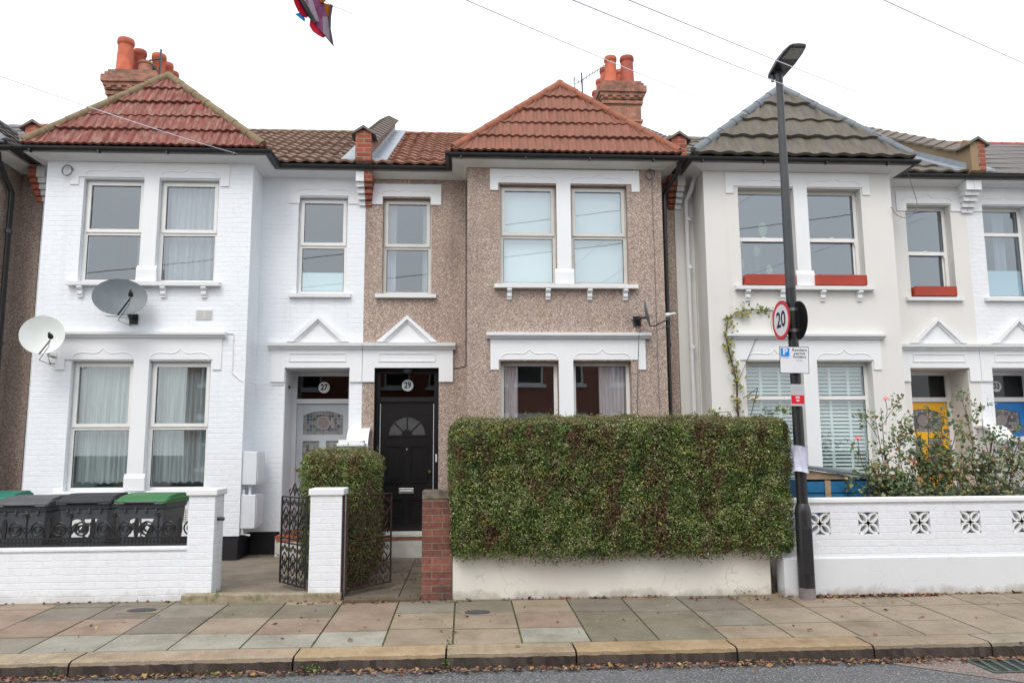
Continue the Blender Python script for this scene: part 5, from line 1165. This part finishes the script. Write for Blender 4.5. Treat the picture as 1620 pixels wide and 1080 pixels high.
# blue planked store
t = thing('storage_box', 'blue planked wooden storage box with a slanting lid beside the lamp post', 'storage box', (4.5, 9.8, .02))
pl = MB()
for i in range(8): pl.box(4.02, 5.0, 9.50, 9.52, .05+i*.145, .05+i*.145+.132)
pl.build('planks', 'bluewood', t)
sd_ = MB(); sd_.box(4.0, 4.02, 9.5, 10.1, .04, 1.22); sd_.box(5.0, 5.02, 9.5, 10.1, .04, 1.22); sd_.box(4.02, 5.0, 10.08, 10.1, .04, 1.2)
sd_.build('side', 'bluewood', t)
MB().prism([(4.02, 0, 1.222), (4.95, 0, 1.222), (4.02, 0, 1.36)], (0, 9.53, 0), (0, 9.56, 0)).build('gable', 'rawwood', t)
MB().prism([(4.0, 9.48, 1.375), (5.0, 9.48, 1.225), (5.02, 10.12, 1.29), (4.0, 10.12, 1.385)], (0, 0, 0), (0, 0, .03)).build('lid', 'leadblue', t)
MB().box(4.36, 4.43, 9.485, 9.499, .05, 1.21).build('batten', 'rawwood', t)
t = thing('bamboo_cane', 'tall bamboo cane leaning by the downpipe at left edge', 'cane', (-6.75, 11.9, 0)); 
MB().tube([(-6.63, 11.62, .06), (-6.66, 11.78, 1.75)], .016, 6).build('cane', 'stick', t)

# ---------------------------------------------------------------- climbing vine and rose bush
def stemleaf(name, label, cat, base, stems, mat_st, leafsets, extra=None):
    t = thing(name, label, cat, base); s_ = MB()
    for pts, r in stems: s_.tube(pts, r, 5)
    s_.build('stem', mat_st, t)
    P, Nn, S, C = [np.vstack(a) if a[0].ndim > 1 else np.concatenate(a) for a in zip(*leafsets)]
    leafmesh('leaves', P, Nn, S, C, 'leaf', t, aspect=.7); return t
rs = np.random.RandomState(21)
vs_pts = [(4.22, 11.75, .1), (4.18, 11.76, 1.6), (4.12, 11.77, 2.2), (4.13, 11.77, 2.6), (4.04, 11.77, 3.0), (3.99, 11.77, 3.3), (4.03, 11.77, 3.55), (4.17, 11.77, 3.68), (4.45, 11.77, 3.72), (4.75, 11.77, 3.70)]
sts = [(vs_pts, [.016]*3+[.012]*3+[.008]*4), ([(4.18, 11.76, 1.7), (4.3, 11.7, 2.1), (4.42, 11.7, 2.5), (4.35, 11.72, 2.45), (4.2, 11.74, 2.35)], .006), ([(4.15, 11.76, 1.9), (3.95, 11.7, 2.15), (3.78, 11.7, 2.13)], .005),
       ([(4.25, 11.75, 1.7), (4.5, 11.7, 1.95), (4.75, 11.7, 2.25)], .005), ([(4.15, 11.77, 2.6), (4.45, 11.76, 3.25), (4.6, 11.76, 3.3)], .004), ([(4.75, 11.77, 3.7), (4.7, 11.76, 3.5), (4.72, 11.76, 3.3)], .003)]
P = []
for a, b in zip(vs_pts[2:-1], vs_pts[3:]):
    a, b = np.array(a), np.array(b); n = int(np.linalg.norm(b-a)*(95 if a[0] < 4.2 else 60)); P.append(a+(b-a)*rs.rand(n, 1)+rs.normal(size=(n, 3))*[.05, .012, .05]+[0, -.03, 0])
for c in ((3.76, 11.7, 2.12), (4.72, 11.68, 1.7), (4.68, 11.68, 1.78), (4.36, 11.7, 2.35), (4.8, 11.7, 2.2)): P.append(np.array(c)+rs.normal(size=(16, 3))*[.06, .01, .04])
P = np.vstack(P); n = len(P); pal = np.array([(.32, .34, .10), (.24, .30, .10), (.42, .36, .09), (.18, .24, .08), (.40, .26, .10)])
stemleaf('climbing_vine', 'yellowing climbing vine trained up the front of the pale rendered bay', 'climbing plant', (4.2, 11.75, 0), sts, 'bark', [(P, rs.normal(size=(n, 3))*.6+[0, -1, .3], rs.uniform(.04, .085, n), pal[rs.randint(0, 5, n)]*rs.uniform(.8, 1.2, (n, 1)))])
def rosebush(name, label, bx, by, seed, tips, blooms, nleaf=26):
    rs = np.random.RandomState(seed); stems, P = [], []
    for (tx, ty, tz) in tips:
        b = np.array([bx+rs.normal()*.12, by+rs.normal()*.06, .0]); e = np.array([tx, ty, tz]); m = (b+e)/2+np.array([rs.normal()*.10+.35*(bx-tx)*-.2, rs.normal()*.05, .12])
        pts = [tuple((1-u)**2*b+2*u*(1-u)*m+u*u*e+rs.normal(size=3)*.012*(0 < u < 1)) for u in np.linspace(0, 1, 9)]; stems.append((pts, [.011-.0009*i for i in range(9)]))
        for k in range(5):
            u = rs.uniform(.35, .95); i = min(7, int(u*8)); p = np.array(pts[i]); q = p+np.array([rs.normal()*.16, rs.normal()*.08, abs(rs.normal())*.12+.04]); stems.append(([tuple(p), tuple((p+q)/2+[0, 0, .02]), tuple(q)], .004))
            for _ in range(5): c = q+rs.normal(size=3)*.05; P.append(c+rs.normal(size=(7, 3))*.03)
        for i in range(3, 9):
            for _ in range(4 if i < 7 else 2): P.append(np.array(pts[i])+rs.normal(size=3)*[.07, .05, .05]+rs.normal(size=(6, 3))*.028)
    P = np.vstack(P); n = len(P); pal = np.array([(.09, .15, .07), (.13, .19, .08), (.07, .12, .06), (.17, .22, .11), (.24, .15, .07), (.30, .31, .12), (.20, .24, .17)])
    t = stemleaf(name, label, 'rose bush', (bx, by, 0), stems, M['rosestem'], [(P, rs.normal(size=(n, 3))*.8+[0, -.5, .5], rs.uniform(.035, .065, n), pal[rs.randint(0, 7, n)]*1.25*rs.uniform(.8, 1.25, (n, 1)))])
    for (x, y, z) in blooms:
        f = MB()
        for k in range(14):
            a = k*2.4; r = .006+.0022*k; c = Vector((x+r*math.cos(a), y+r*math.sin(a), z+.03-.0018*k)); n_ = Vector((math.cos(a), math.sin(a), .9-.05*k)).normalized(); e1 = n_.orthogonal().normalized(); e2 = n_.cross(e1); w = .016+.0008*k
            f.add([c-e1*w, c-e2*w*.9+n_*.004, c+e1*w, c+e2*w*.9+n_*.006], [(0, 1, 2, 3)])
        f.build('bloom', 'rose', t); MB().tube([(x, y, z), (x+.01, y, z-.12), (x-.01, y+.02, z-.3)], .004, 5).build('bloom_stalk', M['rosestem'], t)
M['rosestem'] = plain('rose_stem', (.10, .075, .04), .8, .4, 10)
rosebush('rose_bush', 'straggly rose bush with pink blooms behind the pierced wall, nearest the lamp post', 5.05, 9.35, 31, [(4.7, 9.3, 1.62), (4.95, 9.3, 1.9), (5.05, 9.35, 2.08), (5.15, 9.3, 1.75), (5.3, 9.35, 1.95), (4.72, 9.25, 1.3), (5.0, 9.3, 1.45), (5.4, 9.3, 1.5), (5.25, 9.25, 1.3)], [(5.09, 9.3, 2.17), (4.70, 9.28, 1.70)])
rosebush('rose_bush', 'dense green rose bush in the middle, in front of the yellow door', 5.75, 9.4, 37, [(5.45, 9.35, 1.9), (5.65, 9.35, 2.05), (5.85, 9.35, 2.02), (5.95, 9.3, 1.8), (5.6, 9.3, 1.6), (5.75, 9.3, 1.5), (5.9, 9.3, 1.4), (5.5, 9.3, 1.35), (5.65, 9.25, 1.25), (6.0, 9.3, 1.6)], [(5.38, 9.3, 1.42)])
rosebush('rose_bush', 'wide thinly leaved rose bush at the right, in front of the blue door', 6.25, 9.45, 43, [(6.15, 9.4, 2.1), (6.35, 9.4, 1.95), (6.5, 9.4, 1.85), (6.65, 9.4, 1.75), (6.85, 9.35, 1.9), (6.95, 9.3, 1.55), (6.7, 9.3, 1.4), (6.45, 9.35, 1.6), (6.3, 9.3, 1.45), (7.1, 9.35, 1.7)], [(6.88, 9.3, 1.72)])

# ---------------------------------------------------------------- lamp post and its signs
t = thing('lamp_post', 'tall black street lamp post standing on the pavement by the pierced white wall', 'lamp post', (3.695, 8.62, 0))
lx, ly = 3.695, 8.62
MB().lathe([(.088, 0), (.088, .13)], (lx, ly, -.02), k=20).build('base', 'postbase', t)
lw_ = MB().lathe([(.088, .112), (.086, .90), (.080, .95), (.060, 1.0)], (lx, ly, 0), k=24); lo_ = lw_.build('lower_shaft', 'post', t, smooth=True)
MB().box(lx-.05, lx+.05, ly-.0895, ly-.08, .25, .75).build('access_door', 'post', lo_, bevel=.01)
MB().lathe([(.060, 1.0), (.056, 3.4)], (lx, ly, 0), k=20).build('upper_shaft', 'post', t, smooth=True)
MB().lathe([(.0558, 3.401), (.040, 5.98)], (lx, ly, 0), k=20).build('top_shaft', 'postgrey', t, smooth=True)
hd = MB(); a = Vector((lx-.0, ly+.14, 5.985)); d = Vector((.05, -1, .13)).normalized(); w_ = Vector((1, .05, .03)).normalized(); u_ = w_.cross(d).normalized(); 
if u_.z < 0: u_ = -u_
secs = [(0, .08, .05), (.06, .10, .06), (.3, .122, .07), (.50, .117, .06), (.62, .10, .035), (.66, .08, .02)]
V, F = [], []
for (q, hw, th) in secs:
    c = a+d*q; V += [c-w_*hw, c-w_*hw*.95+u_*th*.6, c+u_*th, c+w_*hw*.95+u_*th*.6, c+w_*hw, c+w_*hw*.9-u_*.012, c-w_*hw*.9-u_*.012]
for i in range(len(secs)-1):
    for j in range(7): F.append((i*7+j, i*7+(j+1)%7, (i+1)*7+(j+1)%7, (i+1)*7+j))
F += [tuple(range(7)), tuple(range((len(secs)-1)*7, len(secs)*7))]
lh = hd.add(V, F).build('lantern', 'post', t, smooth=True)
MB().prism([a+d*.42-w_*.095, a+d*.62-w_*.08, a+d*.62+w_*.08, a+d*.42+w_*.095], tuple(-u_*.0125), tuple(-u_*.017)).build('lens', 'lens', lh)
MB().prism([a+d*.10-w_*.05, a+d*.13-w_*.05, a+d*.13+w_*.05, a+d*.10+w_*.05], tuple(-u_*.0125), tuple(-u_*.016)).build('rating_label', 'orange', lh)
MB().lathe([(.045, -.10), (.045, .0), (.05, .0), (.05, .03)], (lx, ly, 5.98), k=14).tube([(lx-.06, ly+.04, 5.90), (lx-.06, ly+.04, 5.98)], .022, 8).build('spigot', 'postgrey', lh)
# speed limit discs
def disc(c, n, r, label, front, num=None):
    t = thing('speed_limit_sign' if num else 'round_sign', label, 'road sign', tuple(c)); n = Vector(n).normalized(); c = Vector(c)
    MB().lathe([(0, -.006), (r, -.006), (r, 0), (0, 0)], c, tuple(n), 40, False).build('plate', 'signblack', t)
    MB().lathe([(r*.80, .0), (r*.80, .0015), (r*.985, .0015), (r*.985, 0)], c, tuple(n), 40, False).build('border', 'signred', t)
    MB().lathe([(0, .001), (r*.80, .001)], c, tuple(n), 40, False).build('face', 'signwhite', t)
    if num:
        ex = Vector((0, 0, 1)).cross(n).normalized(); text(num, r*1.12, c+n*.0025, ex, (0, 0, 1), 0, .006, sx=.92).build('lettering', 'signblack', t, fix=False)
    b = MB(); 
    for dz in (.12, -.12): b.tube([c-n*.007+Vector((0, 0, dz)), c-n*.05+Vector((0, 0, dz))], .012, 6); b.lathe([(.062, -.018), (.062, .018)], (lx, ly, c.z+dz), (0, 0, 1), 16)
    b.build('clip', 'steel', t)
ns = Vector((-.998, -.055, 0))
disc(Vector((lx-.135, ly-.01, 3.03)), ns, .222, 'round red bordered 20 speed limit sign on the lamp post', True, '20')
disc(Vector((lx+.075, ly+.01, 3.03)), -ns, .222, 'round sign on the lamp post seen only from its black back', False, '20')
t = thing('parking_sign', 'white resident permit holders parking sign with blue P on the lamp post', 'parking sign', (3.64, 8.53, 2.56))
n_ = Vector((-.10, -1, 0)).normalized(); e_ = Vector((0, 0, 1)).cross(n_).normalized()*1.0
if e_.x < 0: e_ = -e_
c = Vector((3.655, 8.535, 2.57)); Z = Vector((0, 0, 1)); e_ = (e_+Z*-.03).normalized(); Z = n_.cross(e_); Z = -Z if Z.z < 0 else Z
def plate(t, c, w, h, m, name, th=.004, out=0.): return MB().prism([c-e_*w/2-Z*h/2, c+e_*w/2-Z*h/2, c+e_*w/2+Z*h/2, c-e_*w/2+Z*h/2], tuple(n_*out), tuple(n_*(out+th))).build(name, m, t)
plate(t, c, .32, .30, 'signblack', 'plate'); plate(t, c, .308, .288, 'signwhite', 'face', .001, .0042)
plate(t, c-e_*.10+Z*.085, .095, .095, 'signblue', 'blue_square', .001, .0055)
text('P', .10, c-e_*.10+Z*.087+n_*.0072, e_, Z, 0, .003).build('lettering', 'signwhite', t, fix=False)
for i, s_ in enumerate(('Resident', 'permit', 'holders')): text(s_, .046, c+e_*.058+Z*(.112-i*.038)+n_*.006, e_, Z, 0, .0006).build('lettering', 'signblack', t, fix=False)
text('only', .042, c+e_*.055+Z*(.112-3*.038)+n_*.006, e_, Z, 0, .0005).build('lettering', 'signfade', t, fix=False)
MB().prism([c-e_*.13+Z*.022, c-e_*.065+Z*.022, c-e_*.065+Z*.03, c-e_*.13+Z*.03], tuple(n_*.0055), tuple(n_*.0065)).build('arrow', 'signfade', t)
t = thing('notice_plate', 'small plate with pale top and red lower half below the parking sign', 'notice', (3.67, 8.53, 2.08))
c = Vector((3.672, 8.535, 2.18)); plate(t, c, .15, .24, 'signgrey', 'plate'); plate(t, c-Z*.048, .14, .095, 'signred', 'red_panel', .001, .0042)
text('MR', .034, c-Z*.026+n_*.0056, e_, Z, 0, .001).build('lettering', 'signwhite', t, fix=False); text('08', .034, c-Z*.060+n_*.0056, e_, Z, 0, .001).build('lettering', 'signwhite', t, fix=False)
lines = MB()
for i in range(3): lines.prism([c-e_*.055+Z*(.05+i*.018), c+e_*.05+Z*(.05+i*.018), c+e_*.05+Z*(.054+i*.018), c-e_*.055+Z*(.054+i*.018)], tuple(n_*.0042), tuple(n_*.005))
lines.build('print', 'signfade', t)
bg = MB(); K = 24; V = []
for i, z in enumerate(np.linspace(1.34, 1.62, 8)):
    for j in range(K):
        a_ = 2*math.pi*j/K; r = .075+.006*math.sin(5*a_+i)+.004*math.sin(9*a_-2*i)+(.012 if i in (0, 7) else 0)+(.02 if math.cos(a_+2.2) > .9 else 0); V.append((lx+r*math.cos(a_), ly+r*math.sin(a_), z+.012*math.sin(2*a_)))
bg.add(V, [(i*K+j, i*K+(j+1)%K, (i+1)*K+(j+1)%K, (i+1)*K+j) for i in range(7) for j in range(K)])
tag(bg.build('plastic_notice', 'bag', loc=(lx, ly, 1.34), smooth=True), 'pale plastic sleeved notice wrapped round the lamp post at hedge height', 'notice')

# ---------------------------------------------------------------- bunting and overhead cables
BP = lambda px, py, d=0: (-1.15+(px-465)*.0043, 5+d, 4.59-py*.0044)
t = thing('bunting_flag', 'tattered purple and red plastic flag hanging over the street at the top edge', 'bunting', BP(500, -30))
def sheet(poly, m, name, d=0, th=.004): return MB().prism([BP(x, y, d+.03*math.sin(x*.12)) for x, y in poly], (0, 0, 0), (0, th, 0)).build(name, m, t)
sheet([(476, -30), (512, -30), (513, 8), (519, 14), (522, 35), (527, 72), (512, 57), (496, 34), (484, 12)], 'purple', 'film')
sheet([(512, 32), (519, 30), (526, 70), (514, 58)], 'film_pale', 'pale_panel', -.008); sheet([(484, -20), (496, 5), (507, 40), (498, 34), (482, 6)], 'film_pale', 'pale_panel', -.009)
sheet([(513, 9), (522, 9), (521, 30), (518, 28)], 'film_orange', 'orange_panel', -.006); sheet([(505, -10), (513, -10), (514, 8), (507, 8)], 'film_orange', 'orange_panel', -.012)
sheet([(461, -12), (470, -12), (487, 20), (484, 25), (478, 24), (472, 18), (467, 8)], 'redfilm', 'red_panel', .006); sheet([(490, 27), (489, 38), (495, 49), (505, 59), (513, 64), (517, 60), (500, 38)], 'redfilm', 'red_panel', .006)
sheet([(466, -12), (475, -12), (502, 38), (499, 40), (484, 22)], 'signblack', 'dark_edge', -.006); sheet([(522, 8), (526, 9), (524, 28), (524, 48), (529, 75), (525, 70), (521, 40)], 'signblack', 'dark_edge', -.014); sheet([(513, -14), (516, -14), (515, 8), (513, 8)], 'signblack', 'dark_edge', -.014)
sheet([(468, 24), (474, 19), (482, 26), (481, 31)], 'film_blue', 'blue_tag', .01)
MB().tube([BP(466, -40), BP(490, -25), BP(522, 9), BP(540, 14), BP(556, 21), BP(700, 60)][:5], .003, 4).build('cord', 'cable', t)
def cable(p0, p1, sag, label, r=.0036, m='cable'):
    p0, p1 = Vector(p0), Vector(p1); pts = [p0+(p1-p0)*(i/24)-Vector((0, 0, sag*4*(i/24)*(1-i/24))) for i in range(25)]
    tag(MB().tube(pts, r, 5).build('overhead_cable', m, loc=tuple(p0)), label, 'cable')
cable((-3.04, 4, 3.75), (-3.40, 11.5, 5.99), .03, 'thin pale cable from the upper left sky to the gutter of white house 27')
cable((.06, 3, 3.58), (9.18, 16, 8.71), .05, 'lower of the twin cables crossing the sky behind the lamp head', .004)
cable((.22, 3, 3.62), (10.05, 16, 8.85), .05, 'upper of the twin cables crossing the sky behind the lamp head', .004)
cable((-.45, 3, 3.61), (4.54, 11.9, 6.94), .04, 'thin cable slanting from top centre to the left hip of the grey tiled roof', .0034)
cable((1.99, 4, 4.25), (9.41, 10, 6.25), .03, 'bluish cable crossing the top right corner of the sky', .0038)
cable((6.6, 11.45, 6.02), (12.0, 3.0, 6.6), .05, 'cable leaving the right gutter of the grey tiled bay', .005) if False else None
for x0_, z0_, z1_, nm in ((-14, 6.3, 11.2, 'lower'), (-14, 7.2, 12.6, 'upper')):
    cable((x0_, -2.2, z0_), (24, -1.6, z1_), .3, '%s of two long cables across the road, seen reflected in the upper windows' % nm, .012, 'cabledark')
# ---------------------------------------------------------------- houses across the road (seen only in the glass)
def opposite(x0, k):
    t = thing('brick_house', 'dark red brick terraced house across the road, %s from the left' % ('first', 'second', 'third', 'fourth')[k], 'house', (x0+2.5, -5.3, 0))
    hs = []
    for a, b in ((.5, 1.5), (1.9, 2.9), (3.6, 4.4)): hs += [(x0+a, x0+b, 1.0, 2.7), (x0+a, x0+b, 4.0, 5.4)]
    MB().panel(x0, x0+5, -.1, 6.0, -5.5, -5.2, hs).build('wall', 'oppbrick', t)
    r = MB().prism([(0, -4.9, 5.95), (0, -9, 8.2), (0, -13, 5.95)], (x0, 0, 0), (x0+5, 0, 0)); r.build('roof', 'slate', t)
    for h in hs:
        f = MB(); w = .07; f.box(h[0], h[0]+w, -5.32, -5.25, h[2], h[3]); f.box(h[1]-w, h[1], -5.32, -5.25, h[2], h[3]); f.box(h[0]+w, h[1]-w, -5.32, -5.25, h[3]-w, h[3]); f.box(h[0]+w, h[1]-w, -5.32, -5.25, h[2], h[2]+w); f.box(h[0]+w, h[1]-w, -5.32, -5.25, (h[2]+h[3])/2-.04, (h[2]+h[3])/2+.04)
        f.box(h[0]-.1, h[1]+.1, -5.19, -5.1, h[2]-.12, h[2]-.001); f.box(h[0]-.12, h[1]+.12, -5.199, -5.15, h[3]+.01, h[3]+.22)
        wo2 = f.build('window', 'upvc', t); MB().box(h[0]+w, h[1]-w, -5.30, -5.29, h[2]+w, h[3]-w).build('pane', plainm('dark_glass', (.02, .02, .022), .1), wo2)
for k in range(4): opposite(-10+k*5, k)
